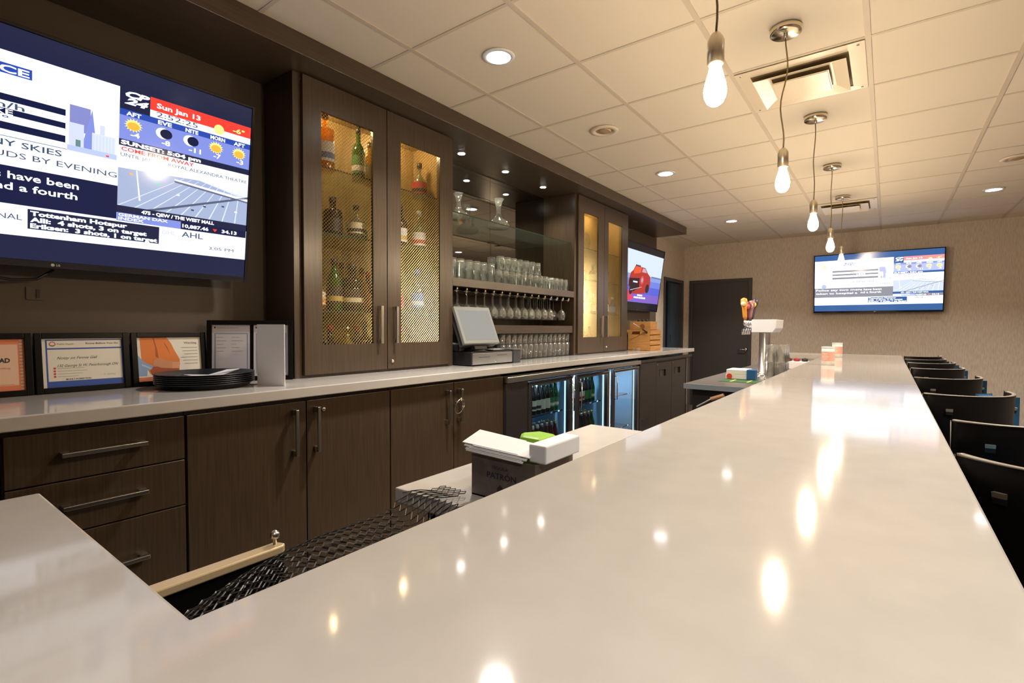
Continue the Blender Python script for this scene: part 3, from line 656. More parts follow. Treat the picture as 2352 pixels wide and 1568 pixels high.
    a.text('SPR', .432, .163, .012, PALE, 4, wid=.05); a.text('PRO', .432, .148, .012, PALE, 4, wid=.05); a.text('3:05 PM', .552, .141, .014, TX, 4, wid=.112)
    a.build('screen_picture', t, world=False)
TV1 = tv('large wall television with a news channel beside the framed certificates', (-2.575, .505, 1.54), pi/2)
news(TV1, .80)
c_ = mb(BLKPL, True); c_.tube([(-2.66, .20, 1.56), (-2.655, .30, 1.51), (-2.655, .40, 1.492), (-2.655, .47, 1.50), (-2.65, .52, 1.54)], .005, 8)
tag(c_.build('power_cable'), 'black cable drooping below the large news television', 'cable')
t = thing('wall_socket', 'small dark wall socket below the large news television', 'socket', (-2.699, .47, 1.44)); bx(PANEL, -2.699, -2.694, .445, .495, 1.42, 1.47).build('plate', t); bx(BLKPL, -2.694, -2.690, .474, .484, 1.428, 1.462).build('slot', t)
TV2 = tv('television with a news channel hung alone on the beige far wall', (-.148, YF-.14, 1.545), 0, W=1.455, H=.835, tilt=5, reach=.172)
news(TV2, 1.0, .20)
TV3 = tv('television showing a red car, over the wooden crates', (-2.605, 6.257, 1.54), pi/2, W=1.42)
a = ART(-.001)
KS = .72
def e3(n, r, g, b_, s=KS): return EM('car_screen_'+n, (r, g, b_), s)
a.rect(-.698, .026, .698, .832, e3('black', .008, .009, .014), 0); SKY3 = e3('sky', .62, .72, .88); a.rect(-.698, .46, .698, .748, SKY3, 1)
for i, (v0, v1, cc) in enumerate(((.40, .46, (.25, .33, .66)), (.32, .40, (.15, .22, .68)), (.22, .32, (.10, .12, .62)), (.109, .22, (.20, .12, .52)))): a.rect(-.698, v0, .698, v1, e3('sea%d' % i, *cc), 1)
a.rect(.34, .452, .698, .470, e3('far_shore', .10, .18, .40), 2)
a.poly([(-.35, .30), (-.38, .36), (-.34, .47), (-.28, .50), (-.22, .565), (.10, .56), (.20, .50), (.30, .46), (.33, .37), (.31, .28), (.14, .23), (-.05, .22), (-.22, .21)], e3('body_red', .42, .035, .03), 3)
a.poly([(-.26, .50), (-.20, .56), (-.02, .555), (-.03, .49), (-.24, .46)], e3('window_glow', .75, .10, .04), 4)
a.poly([(.0, .50), (.02, .55), (.10, .55), (.17, .50)], e3('rear_window', .55, .35, .45), 4)
a.rect(-.22, .562, -.06, .578, e3('roof_rack', .05, .05, .08), 4)
a.poly([(-.36, .31), (-.36, .40), (-.05, .42), (-.03, .30), (-.2, .24)], e3('grille', .03, .012, .02), 4); a.rect(-.24, .355, -.10, .375, e3('plate', .75, .8, .9), 5)
a.disc(.04, .40, .055, e3('spare_wheel', .60, .08, .10), 4.5); a.disc(.04, .40, .03, e3('wheel_hub', .5, .3, .4), 5)
a.disc(.24, .30, .06, e3('tyre', .03, .015, .03), 4.5); a.disc(-.28, .25, .05, e3('tyre', .03, .015, .03), 4.5)
a.poly([(-.5, .19), (-.36, .26), (-.16, .16), (-.3, .12)], e3('glow_red', .7, .05, .12), 2)
a.poly([(-.30, .25), (.05, .31), (.05, .314), (-.30, .257)], e3('plate', .75, .8, .9), 6)
W3 = e3('caption', .95, .95, 1)
a.rect(-.06, .192, .11, .212, W3, 6); a.rect(-.16, .160, .22, .182, W3, 6)
for i in range(6): a.rect(-.13+.058*i, .158, -.122+.058*i, .184, e3('sea2', .1, .12, .62), 6.5)
a.build('screen_picture', TV3, world=False)

# ------------------------------------------------------------------ framed notices on the back counter
def frame(label, y0, y1, h, art, x=-2.625, lean=7, rz=pi/2, loc=None):
    W = y1-y0
    t = thing('picture_frame', label, 'frame', loc or (x, (y0+y1)/2, ZC+.0005)); t.rotation_euler = (radians(-lean), 0, rz)
    b = mb(BLKMT); e = .022
    b.box(-W/2, -W/2+e, -.008, .010, 0, h); b.box(W/2-e, W/2, -.008, .010, 0, h); b.box(-W/2+e, W/2-e, -.008, .010, 0, e); b.box(-W/2+e, W/2-e, -.008, .010, h-e, h)
    b.box(-W/2+e, W/2-e, .004, .008, e, h-e); b.build('border', t, bev=.002, world=False)
    a = ART(.003); art(a, W, h, e); a.build('print', t, world=False)
    return t
PR = lambda n, c: P('print_'+n, c, .45)
INK = PR('ink', (.02, .02, .03)); PB = PR('blue', (.03, .09, .42)); PW = PR('white', (.80, .76, .68)); POR = PR('orange_border', (.80, .24, .12)); PPE = PR('peach', (.84, .58, .42)); PGR = PR('grey_ink', (.35, .33, .30))
def art1(a, W, h, e):
    a.rect(-W/2+e, e, W/2-e, h-e, POR, 0); a.rect(-W/2+e+.02, e+.02, W/2-e-.018, h-e-.02, PPE, 1)
    n = 16
    for i in range(n):
        v = e+.006+(h-2*e-.012)*i/(n-1); a.disc(W/2-e-.009, v, .005, PPE, 2, 8)
    a.text('DOWNLOAD', W/2-e-.165, h*.54, .017, INK, 3, wid=.125, bold=.03); a.text('safe food handling', W/2-e-.13, h*.44, .006, POR, 3, wid=.09); a.rect(W/2-e-.15, .045, W/2-e-.03, .0465, POR, 3)
def art2(a, W, h, e):
    x0, x1 = -W/2+e, W/2-e
    a.rect(x0, e, x1, h-e, PW, 0); a.rect(x0+.012, e, x1, h-e-.004, PB, 1); a.rect(x0+.017, h-e-.038, x1-.005, h-e-.008, PW, 2); a.rect(x0+.017, e+.025, x1-.005, h-e-.044, PW, 2)
    a.disc(x0+.033, h-e-.022, .010, PR('red', (.6, .05, .05)), 3); a.disc(x0+.033, h-e-.022, .007, PW, 3.5); a.rect(x0+.028, h-e-.031, x0+.038, h-e-.026, PR('green', (.05, .35, .12)), 4)
    a.text('Public Health', x0+.048, h-e-.025, .006, INK, 3, wid=.052); a.text('Know Before You Go', x1-.125, h-e-.024, .007, INK, 3, wid=.11, bold=.02)
    a.text('Notay on Fennie Gall', x0+.045, h*.56, .011, INK, 3, wid=.13, bold=.0, shear=.4); a.text('132 George St W, Peterborough ON', x0+.045, h*.43, .011, INK, 3, wid=.20, bold=.0, shear=.4)
    for i in range(4): a.rect(x0+.045, e+.042+.011*i, x0+.11+.014*(i % 3)+.02*(i == 3), e+.0435+.011*i, PGR, 3); a.rect(x0+.033, e+.040+.011*i, x0+.040, e+.047+.011*i, PR('red', (.6, .05, .05)), 3)
    a.text('MOHLT-ROBERTSON', x0+.07, e+.028, .006, INK, 3, wid=.08, bold=.02); a.text('S. Carline', x1-.07, e+.040, .007, PGR, 3, wid=.04, shear=.4)
def art3(a, W, h, e):
    x0, x1 = -W/2+e, W/2-e; SK = PR('skin', (.62, .27, .13))
    a.rect(x0, e, x1, h-e, PW, 0); a.rect(x0, e, x0+.15, e+.018, POR, 3)
    OR = PR('orange_shirt', (.74, .20, .03)); OD = PR('orange_fold', (.45, .09, .012)); RB = PR('russet_sleeve', (.38, .07, .02))
    Wi, Hi = x1-x0, h-2*e
    q = lambda L_: [(x0+u*Wi, e+v*Hi) for u, v in L_]
    a.poly(q([(.05, 1), (.455, 1), (.52, .86), (.565, .70), (.645, .47), (.63, .22), (.18, .16), (.06, .5)]), OR, 1)
    a.poly(q([(.245, .99), (.262, .99), (.30, .72), (.315, .52), (.27, .56), (.275, .75)]), OD, 2); a.poly(q([(.40, .9), (.45, .80), (.50, .60), (.46, .72)]), OD, 2)
    a.poly(q([(.16, .34), (.40, .30), (.63, .25), (.62, .14), (.4, .125), (.2, .13)]), RB, 1.5)
    a.poly(q([(.24, .48), (.33, .52), (.45, .45), (.60, .42), (.645, .37), (.63, .29), (.55, .26), (.35, .29), (.22, .36)]), SK, 2.5)
    for i in range(4): a.poly(q([(.52, .405-.035*i), (.62, .40-.035*i), (.655-.01*i, .38-.035*i), (.62, .375-.035*i), (.52, .38-.035*i)]), PR('skin_light', (.75, .38, .2)), 3)
    a.poly(q([(0, .62), (.05, .52), (.12, .42), (.23, .34), (.20, .26), (.14, .24), (.13, .12), (0, .12)]), PR('jeans_blue', (.25, .38, .62)), 2)
    a.poly(q([(.06, .40), (.20, .30), (.19, .27), (.06, .36)]), PR('jeans_light', (.45, .58, .78)), 3)
    a.text('Warning', x1-.072, h*.78, .010, PGR, 3, wid=.055, bold=.02)
    for i in range(6): a.rect(x1-.085+.006*(i % 3), h*.70-.015*i, x1-.015, h*.70+.002-.015*i, PGR, 3)
def art4(a, W, h, e):
    for u0, u1 in ((-W/2+e, -.005), (.012, W/2-e)):
        a.rect(u0, e, u1, h-e, PR('cool_white', (.62, .60, .66)), 0); a.rect(u0+.010, e+.012, u1-.008, h-e-.040, PR('grey_blue', (.30, .32, .46)), 1); a.rect(u0+.016, e+.018, u1-.014, h-e-.046, PR('cool_white', (.62, .60, .66)), 2)
        a.disc(u0+.012, h-e-.013, .004, INK, 2); a.text('Liquor Licence', u0+.025, h-e-.017, .007, PGR, 2, wid=.09)
        for i in range(5): a.rect(u0+.02, h-e-.062-.017*i, u0+.05+.01*(i % 2), h-e-.060-.017*i, PGR, 3); a.rect(u0+.085, h-e-.062-.017*i, u0+.105+.015*((i+1) % 3), h-e-.060-.017*i, PGR, 3)
frame('black-framed peach certificate cut off by the left edge of the picture', .14, .449, .240, art1)
frame('black-framed blue and white certificate with handwriting, second from the left', .455, .762, .240, art2)
frame('black-framed warning poster showing an orange shirt, beside the tray stack', .770, 1.074, .240, art3)
frame('tall double black frame with grey licence papers standing behind the white card', 0, .385, .298, art4, lean=4, rz=pi/2-radians(34), loc=(-2.512, 1.226, ZC+.0005))
# acrylic sign with folded white paper
t = thing('menu_card', 'white folded card standing in front of the double frame', 'card', (-2.22, 1.19, ZC))
b = mb(WHITEP)
def sheet(b, p0, p1, z0, z1, th=.002):
    d = Vector((p1[0]-p0[0], p1[1]-p0[1], 0)).normalized(); n = Vector((-d.y, d.x, 0))*th
    b.prism([(p0[0], p0[1]), (p1[0], p1[1]), (p1[0]+n.x, p1[1]+n.y), (p0[0]+n.x, p0[1]+n.y)], z0, z1)
sheet(b, (-2.300, 1.152), (-2.158, 1.204), ZC+.0005, ZC+.278); b.build('front_leaf', t)
b = mb(WHITEP); sheet(b, (-2.159, 1.208), (-2.275, 1.272), ZC+.0005, ZC+.278); b.build('rear_leaf', t)
# trays
tray = None
for i in range(6):
    nm = ('lowest', 'second from the bottom', 'third from the bottom', 'third from the top', 'second from the top', 'topmost')[i]
    if tray is None:
        tray = mb(P('tray_rubber', (.012, .014, .020), .35), True).lathe([(.155, 0), (.168, .002), (.188, .020), (.195, .0205), (.195, .024), (.187, .023), (.166, .004), (.01, .003)], n=48).build('serving_tray'); o = tray
    else: o = tray.copy(); COL.objects.link(o)
    o.location = (-2.425, .985, ZC+.0005+.0082*i); tag(o, 'round black serving tray, '+nm+' of the stack', 'tray', 'stacked serving trays')
t = thing('paper_slip', 'white folded paper slips lying on the top serving tray', 'paper', (-2.38, 1.0, ZC+.05))
b = mb(WHITEP); zt_ = 1.106
b.add([(-2.33, .86, zt_+.012), (-2.47, .90, zt_-.002), (-2.44, 1.0, zt_-.006), (-2.30, .97, zt_-.006), (-2.36, 1.10, zt_+.020), (-2.46, 1.09, zt_+.012)], [(0, 3, 2, 1), (3, 4, 5, 2)])
b.add([(-2.27, .93, zt_), (-2.32, .87, zt_+.008), (-2.35, .97, zt_-.003), (-2.29, 1.01, zt_-.002)], [(0, 3, 2, 1)]); o = b.build('sheet', t); sm = o.modifiers.new('s', 'SOLIDIFY'); sm.thickness = .0012

# ------------------------------------------------------------------ point of sale
t = thing('cash_drawer', 'stainless cash drawer under the till screen', 'cash drawer', (-2.40, 2.83, ZC))
b = mb(BLKPL); b.box(-2.62, -2.262, 2.60, 3.06, ZC+.008, ZC+.098); b.box(-2.60, -2.28, 2.62, 3.04, ZC, ZC+.008); b.build('case', t, bev=.003)
b = mb(STEEL); b.box(-2.262, -2.250, 2.605, 3.055, ZC+.010, ZC+.088); o = b.build('drawer_front', t, bev=.002)
for y0, y1, z in ((2.665, 2.79, 1.108), (2.87, 2.99, 1.116)): bx(BLKPL, -2.2502, -2.249, y0, y1, z, z+.003).build('slot', t)
mb(CHROME, True).cyl((-2.25, 2.85, 1.076), .008, .004, 14, 'x').build('lock', t)
t = thing('till_monitor', 'tilted touch screen till monitor with a pale blank display', 'monitor', (-2.36, 2.72, ZC+.098))
b = MB().m(LGREY); Wm, Hm = .345, .285
b.box(-Wm/2, Wm/2, 0, .03, 0, Hm); M = Matrix.Translation((-2.27, 2.735, 1.205)) @ Matrix.Rotation(radians(84), 4, 'Z') @ Matrix.Rotation(radians(-24), 4, 'X')
b.xf(M); b.build('housing', t, bev=.006)
b = mb(DGREY); b.box(-Wm/2+.01, Wm/2-.01, .03, .075, .0, Hm-.03); b.box(-.06, .06, .03, .08, -.03, .0); b.xf(M); b.build('rear_case', t, bev=.006)
b = mb(EM('till_display', (.50, .49, .45), .42)); b.box(-Wm/2+.022, Wm/2-.022, -.0012, 0, .028, Hm-.03); b.xf(M); b.build('display', t)
b = mb(BLKPL, True); b.lathe([(.09, .0), (.09, .008), (.04, .02), (.03, .045)], (-2.37, 2.76, 1.1492), 24); b.build('foot', t)
t = thing('receipt_printer', 'black receipt printer squeezed beside the till at the cabinet side', 'printer', (-2.34, 2.595, ZC)); t.location = (-2.42, 2.625, ZC+.0995)
b = mb(BLKPL); b.prism([(-.085, -.03), (.06, -.03), (.06, .02), (-.085, .02)], 0, .045); b.build('body', t, bev=.008, world=False)
b = mb(LGREY); b.box(-.03, .09, -.025, .015, .046, .058); b.build('lid', t, bev=.004, world=False)
t = thing('bill_box', 'dark grey box beside the stainless cash drawer', 'box', (-2.36, 3.10, ZC))
bx(DGREY, -2.50, -2.245, 3.066, 3.155, ZC, ZC+.098).build('body', t, bev=.004); bx(P('grey_lid', (.11, .105, .10), .5), -2.505, -2.24, 3.063, 3.158, ZC+.0985, ZC+.105).build('lid', t, bev=.002)
t = thing('receipt_tray', 'loose papers and clips on top of the cash drawer', 'papers', (-2.33, 2.92, ZC+.0985))
b = mb(BLKPL); b.box(-2.39, -2.27, 2.85, 3.04, ZC+.0985, ZC+.106); b.build('clipboard', t, bev=.002); bx(WHITEP, -2.375, -2.285, 2.87, 3.0, ZC+.1062, ZC+.1068).build('paper', t)

# ------------------------------------------------------------------ coolers
FX = -2.06
t = thing('glass_door_cooler', 'under-counter cooler with three lit glass doors full of bottles', 'cooler', (-2.35, 3.9, 0))
b = mb(COOLM); b.box(-2.69, FX-.02, 2.728, 2.99, .08, .985); b.box(-2.69, FX-.02, 5.0, 5.055, .08, .985); b.box(-2.69, FX-.02, 2.99, 5.0, .08, .16); b.box(-2.69, FX-.02, 2.99, 5.0, .925, .985); b.box(-2.69, -2.62, 2.99, 5.0, .16, .925)
for y in (3.655, 4.365): b.box(-2.62, FX-.04, y-.015, y+.015, .16, .925)
b.build('body', t)
b = mb(FRIN); b.box(-2.618, -2.612, 2.992, 4.998, .162, .923); b.box(-2.611, FX-.06, 2.992, 2.997, .162, .923); b.box(-2.611, FX-.06, 4.993, 4.998, .162, .923)
for y in (3.639, 3.671, 4.349, 4.381): b.box(-2.611, FX-.06, y-.001, y+.001, .162, .923)
b.build('liner', t)
b = mb(STEEL); b.box(FX-.02, FX+.012, 2.73, 5.055, .938, .978); b.build('top_rail', t, bev=.003)
b = mb(COOLM); b.box(FX-.019, FX, 2.732, 2.985, .09, .932); 
for i in range(9): b.box(FX, FX+.002, 2.79+.017*i, 2.798+.017*i, .885, .905)
b.build('vent_panel', t)
DOORS = ((2.995, 3.625), (3.705, 4.325), (4.40, 5.035))
for (y0, y1) in DOORS:
    dr = mb(COOLM); e = .045; z0, z1 = .14, .922
    dr.box(FX-.018, FX+.004, y0, y0+e, z0, z1); dr.box(FX-.018, FX+.004, y1-e, y1, z0, z1); dr.box(FX-.018, FX+.004, y0+e, y1-e, z0, z0+e); dr.box(FX-.018, FX+.004, y0+e, y1-e, z1-.03, z1)
    dr.m(CHROME); dr.box(FX+.004, FX+.006, y0+e-.008, y0+e-.003, z0+.02, z1-.02); dr.box(FX+.004, FX+.006, y1-e+.003, y1-e+.008, z0+.02, z1-.02); dr.box(FX+.004, FX+.006, y0+.01, y1-.01, z1-.012, z1-.006)
    d_ = dr.build('door', t)
    bx(FRGLASS, FX-.010, FX-.008, y0+e, y1-e, z0+e, z1-.03).build('pane', d_)
    hh = mb(CHROME, True); hy = y1-.022 if y0 < 3.2 else y0+.03
    hh.tube([(FX+.004, hy, .86), (FX+.034, hy, .86), (FX+.034, hy, .64), (FX+.004, hy, .64)], .006, 8); hh.build('handle', d_)
    led = mb(EM('cooler_led', (.55, .8, 1), 1.5)); led.box(FX-.050, FX-.040, y0+.03, y0+.036, .2, .9); led.box(FX-.050, FX-.040, y1-.036, y1-.03, .2, .9); led.build('led_strip', t)
    L = bpy.data.lights.new('cooler', 'AREA'); L.shape = 'RECTANGLE'; L.size = .5; L.size_y = .04; L.energy = 4.5; L.color = (.60, .82, 1)
    lo = bpy.data.objects.new('cooler_lamp', L); COL.objects.link(lo); lo.parent = t; lo.location = (-2.20+2.35, (y0+y1)/2-3.9, .915); lo.rotation_euler = (0, radians(-15), pi/2)
    for z in (.305, .635):
        sh = mb(CHROME)
        for k in range(12): sh.box(-2.60, FX-.075, y0+.03+(y1-y0-.06)*k/11-.0015, y0+.03+(y1-y0-.06)*k/11+.0015, z, z+.003)
        sh.box(FX-.078, FX-.074, y0+.02, y1-.02, z-.004, z+.008); sh.build('wire_shelf', t)
# bottles inside
rows = [(0, .638, [('dark', 'silver', 'white', None), ('dark', 'white', 'white', 'black'), ('dark', 'silver', 'white', None), ('green', 'gold', 'green', 'white')], .245),
        (0, .308, [('brown', 'black', 'white', 'red'), ('brown', 'white', 'white', 'red'), ('brown', 'silver', 'white', 'red'), ('red', 'gold', 'red', None)], .245),
        (1, .638, [('clear', 'white', 'white', 'red'), ('dark', 'silver', 'white', 'red'), ('dark', 'green', 'green', None), ('green', 'green', 'green', 'white')], .245),
        (1, .308, [('yellow', 'gold', 'gold', None), ('dark', 'silver', 'black', 'white'), ('brown', 'gold', 'black', None), ('green', 'gold', 'green', None)], .245),
        (2, .308, [('red', 'red', 'red', 'white'), ('clear', 'blue', 'white', None)], .235),
        (2, .638, [('clear', 'silver', 'white', None)], .235)]
DN = ('left', 'middle', 'right')
for di, z, kinds, h in rows:
    y0, y1 = DOORS[di]; yy = y0+.095; sn = 'upper' if z > .4 else 'lower'
    cnt = 0
    for ki, (c, cap, l1, l2) in enumerate(kinds):
        nper = 2 if di < 2 else (2 if ki == 0 else 1)
        for q in range(nper):
            y = yy+.066*cnt
            if y > y1-.07: break
            for dpt in range(2):
                x = -2.175-.075*dpt
                bottle(x, y, z+.0035, h, .030, 'beer', c, cap, l1, '%s beer bottle, %s label, %s cap, %s rack behind %s cooler door' % (c, l1, cap, sn, DN[di]), 'bottles on the %s rack behind the %s cooler door' % (sn, DN[di]), l2)
            cnt += 1
t = thing('solid_door_cooler', 'dark under-counter cooler with two solid doors at the far end', 'cooler', (-2.35, 5.95, 0))
bx(COOLM, -2.69, FX-.021, 5.06, 6.80, .08, .945).build('body', t); 
b = mb(COOLM); b.box(FX-.02, FX+.006, 5.062, 6.80, .945, .975); b.build('top_rail', t, bev=.002)
b = mb(COOLM); b.box(FX-.02, FX, 5.065, 5.525, .09, .94); o = b.build('vent_panel', t)
b = mb(BLKPL)
for i in range(6): b.box(FX, FX+.002, 5.12, 5.34, .27+.014*i, .276+.014*i)
b.build('louver', t)
for y0, y1 in ((5.53, 6.03), (6.04, 6.56)):
    d_ = mb(COOLM); hy0, hy1 = y0+.10, y0+.30; z0, z1 = .12, .925
    d_.box(FX-.02, FX, y0, hy0, z0, z1); d_.box(FX-.02, FX, hy1, y1, z0, z1); d_.box(FX-.02, FX, hy0, hy1, z0, .76); d_.box(FX-.02, FX, hy0, hy1, .845, z1)
    d_ = d_.build('door', t)
    r = mb(P('recess_pull_plastic', (.10, .09, .09), .4)); r.box(FX-.0195, FX-.016, hy0, hy1, .76, .845); r.m(BLKPL); r.box(FX-.016, FX+.003, hy0, hy1, .838, .845); r.box(FX-.016, FX+.003, hy0, hy0+.008, .76, .838); r.box(FX-.016, FX+.003, hy1-.008, hy1, .76, .838); r.build('handle', d_)
    mb(CHROME).cyl((FX+.001, y0+.02, .905), .008, .006, 12, 'x').build('hinge_pin', d_)
b = mb(CHROME); b.box(FX-.02, FX, 6.60, 6.62, .1, .93); b.build('edge_strip', t)

# ------------------------------------------------------------------ crates and bits at the far end of the back counter
t = thing('wooden_crate', 'orange pine crate with slatted side at the end of the back counter', 'crate', (-2.41, 5.93, ZC))
b = mb(CRATE); x0, x1, y0, y1, hh = -2.60, -2.225, 5.765, 6.12, .245
b.box(x0+.01, x1-.01, y0, y0+.012, ZC+.004, ZC+hh-.055); b.box(x0+.01, x1-.01, y0, y0+.012, ZC+hh-.02, ZC+hh); b.box(x0+.01, x0+.13, y0, y0+.012, ZC+hh-.055, ZC+hh-.02); b.box(x1-.13, x1-.01, y0, y0+.012, ZC+hh-.055, ZC+hh-.02); b.box(x0+.01, x1-.01, y1-.012, y1, ZC+.004, ZC+hh)
b.box(x0+.012, x1-.012, y0+.012, y1-.012, ZC, ZC+.01); b.build('end_boards', t, bev=.001)
for i in range(4):
    for xx in (x0, x1-.01): bx(CRATE, xx, xx+.01, y0, y1, ZC+.003+.062*i, ZC+.055+.062*i).build('slat', t, bev=.001)
t = thing('wooden_box', 'small orange wooden box on top of the slatted crate', 'box', (-2.30, 5.95, ZC+.246))
bx(CRATE, -2.50, -2.24, 5.80, 6.02, ZC+.2465, ZC+.345).build('body', t, bev=.002)
b = mb(P('worn_print', (.28, .10, .02), .6)); b.cyl((-2.34, 5.799, ZC+.285), .030, .002, 16, 'y'); b.build('stencil_mark', t)
for i in range(3): mb(BLKPL, True).cyl((-2.42+.05*i, 5.88, ZC+.3455), .014, .022, 12).build('knob', t)
t = thing('carving_rod', 'thin pale rod leaning against the slatted crate', 'rod', (-2.3, 5.7, ZC+.2)); mb(NICKEL, True).tube([(-2.37, 5.60, 1.37), (-2.30, 5.72, 1.30)], .005, 8).build('shaft', t); mb(BLKPL, True).tube([(-2.30, 5.72, 1.30), (-2.265, 5.76, 1.262)], .010, 8).build('grip', t)
bottle(-2.50, 5.66, ZC+.0005, .33, .040, 'round', 'dark', 'black', 'black', 'dark bottle standing between the far cabinet and the crate')
for i in range(3):
    o = mb(STEMG, True).lathe([(.012, 0), (.018, .012), (.012, .03), (.004, .036)], n=8).build('crystal_stopper'); o.location = (-2.36+.03*i, 5.60+.03*(i % 2), ZC+.0005)
    tag(o, 'small glass stopper on the back counter beside the far cabinet', 'stopper', 'glass stoppers by the far cabinet')

# ------------------------------------------------------------------ work ledge and caddy
tag(bx(QUARTZ, -1.02, -.43, .868, 1.963, .86, .90).build('work_ledge', bev=.004), 'low cream quartz ledge behind the bar carrying the napkin caddy', 'countertop')
t = thing('ledge_bracket', 'dark support cabinet under the low quartz ledge', 'cabinet', (-.7, 1.4, 0)); bx(BLKPL, -.96, -.425, .93, 1.95, 0, .859).build('body', t)
t = thing('napkin_caddy', 'dark metal napkin caddy lettered in black, on the low ledge', 'caddy', (-.73, 1.035, .90))
CM = P('gunmetal', (.15, .125, .11), .45, .3, noise=.2, nscale=30)
b = mb(CM); x0, x1, y0, y1 = -.826, -.635, .952, 1.125
b.box(x0, x1, y0, y0+.003, .9005, 1.004); b.box(x0, x1, y1-.003, y1, .9005, 1.004); b.box(x0, x0+.003, y0+.003, y1-.003, .9005, 1.004); b.box(x1-.003, x1, y0+.003, y1-.003, .9005, 1.004); b.box(x0, x1, y0, y1, .9003, .904)
b.build('holder', t)
a = ART(y0-.0004); a.text('TEQUILA', -.762, .976, .0075, INK, 1, wid=.050, bold=.0); a.text('PATR\u00d3N', -.776, .953, .0145, INK, 1, wid=.088, bold=.015)
a.disc(-.735, .926, .010, INK, 1, 12); a.poly([(-.745, .930), (-.735, .940), (-.725, .930), (-.735, .935)], INK, 1.5); a.build('lettering', t)
# napkins
o = MB().m(WHITEP)
nv = [(-.838, .942, 1.012), (-.665, .944, 1.006), (-.685, 1.008, 1.024), (-.838, 1.012, 1.032)]
for i in range(6): o.add([(x+.004*i*((-1) ** i), y+.002*i, z+.0032*i) for x, y, z in nv], [(0, 1, 2, 3)])
o = o.build('napkin_stack'); tag(o, 'loose white napkins spilling over the left of the metal caddy', 'napkins'); sm = o.modifiers.new('s', 'SOLIDIFY'); sm.thickness = .0022
o = bx(WHITEP, -.660, -.612, .962, 1.120, 1.006, 1.049).build('napkin_block', bev=.004); tag(o, 'thick block of white napkins standing out of the metal caddy', 'napkins')
gp = P('green_pack', (.32, .62, .06), .4); o = mb(gp).prism([(-.735, 1.03), (-.672, 1.03), (-.672, 1.11), (-.73, 1.118), (-.76, 1.07)], .905, 1.046).build('straw_pack', bev=.01); tag(o, 'crumpled green packet between the white napkins in the caddy', 'packet')
o = mb(P('pink_sugar', (.75, .35, .22), .6)).box(-.592, -.56, 1.18, 1.24, .9005, 1.0).build('sugar_packet', bev=.005); tag(o, 'orange patterned packet end beside the napkin block', 'packet')

# ------------------------------------------------------------------ speed rail strip and black mesh liner
t = thing('speed_rail', 'pale metal rail with wing nut behind the bar corner', 'rail', (-1.02, .3, .85))
b = mb(P('pale_gold_metal', (.72, .55, .33), .35, .35)); b.prism([(-1.035, .09), (-1.002, .09), (-1.002, .553), (-1.012, .562), (-1.035, .553)], .843, .860); b.build('channel', t, bev=.003)
b = mb(NICKEL, True); b.lathe([(.004, 0), (.004, .012), (.009, .014), (.010, .024), (.003, .03)], (-1.022, .545, .860), 8); b.build('wing_nut', t)
bx(BLKMT, -1.033, -1.012, .09, .56, .02, .8425).build('front_plate', t)
tag(bx(BLKPL, -1.005, -.425, .09, .86, .0, .74).build('ice_bin', bev=.01), 'black ice bin hidden under the mesh liner behind the bar', 'bin')
def liner():
    me = mb(WIREB); Y0, Y1 = .20, .928; nn, mm = 22, 30
    BD = [(.20, -.865), (.33, -.895), (.57, -.953), (.72, -.970), (.85, -.965), (.875, -.905), (.928, -.895)]
    def edge(y):
        for (a, xa), (b_, xb) in zip(BD, BD[1:]):
            if y <= b_: return xa+(xb-xa)*max(0, y-a)/(b_-a)
        return BD[-1][1]
    def hgt(u, v, lay):
        y = Y0+(Y1-Y0)*v; x0 = edge(y); x = x0+(-.52-x0)*u
        z = .866+.012*sin(x*31+y*8+lay*2)+.010*sin(y*15+lay)-.018*lay+.02*u
        if y > .80: z += (.913-z)*min(1, (y-.80)/.06)
        return (x+.006*sin(v*17+lay), y, z)
    for lay in (0, 1):
        for i in range(nn):
            for j in range(mm):
                u0, u1, v0, v1 = i/nn, (i+1)/nn, j/mm, (j+1)/mm; um, vm = (u0+u1)/2, (v0+v1)/2
                if v1 > .93 and u1 > .26: continue
                if lay and v1 > .8: continue
                p = [hgt(u0, vm, lay), hgt(um, v1, lay), hgt(u1, vm, lay), hgt(um, v0, lay)]
                for k in range(4): me.tube([p[k], p[(k+1) % 4]], .0013, 3)
    return me
o = liner().build('mesh_liner'); tag(o, 'black plastic mesh liner draped behind the bar onto the low ledge', 'bar mat')
b = mb(CHROME, True); b.tube([(-.93, .60, .806), (-.90, .70, .806), (-.84, .78, .806)], .012, 8); tag(b.build('steel_tube'), 'shiny steel tube glinting beneath the black mesh liner', 'tube')
tag(mb(STEEL).box(-.92, -.62, .60, .82, .7405, .79).build('ice_scoop_tray', bev=.01), 'small stainless tray under the black mesh near the ledge', 'tray')

# ------------------------------------------------------------------ far work station with beer tower
t = thing('drinks_station', 'dark-topped steel work station behind the far part of the bar', 'workstation', (-.85, 5, 0))
b = mb(P('dark_steel_top', (.16, .14, .13), .32, .3)); b.box(-1.222, -.43, 3.862, 6.9, .868, .900); b.build('top', t, bev=.002)
b = mb(P('blue_grey_steel_edge', (.30, .36, .44), .35, .4)); b.box(-1.224, -.43, 3.852, 3.8618, .862, .900); b.build('front_edge', t)
bx(BLKPL, -1.17, -.43, 3.90, 6.0, .0, .867).build('base', t)
t = thing('bar_tool', 'small steel bottle opener leaning below the station edge', 'opener', (-1.05, 3.80, .78))
b = mb(NICKEL); b.tube([(-1.12, 3.84, .735), (-1.02, 3.84, .80)], .006, 6); b.build('shank', t); b = mb(P('wood_grip', (.45, .25, .14), .5)); b.tube([(-1.02, 3.84, .80), (-.93, 3.84, .835)], .014, 8); b.build('grip', t)
TY = 4.93
t = thing('beer_tower', 'white-headed beer tower with colourful tap handles on the far station', 'beer tap', (-.87, TY, .90))
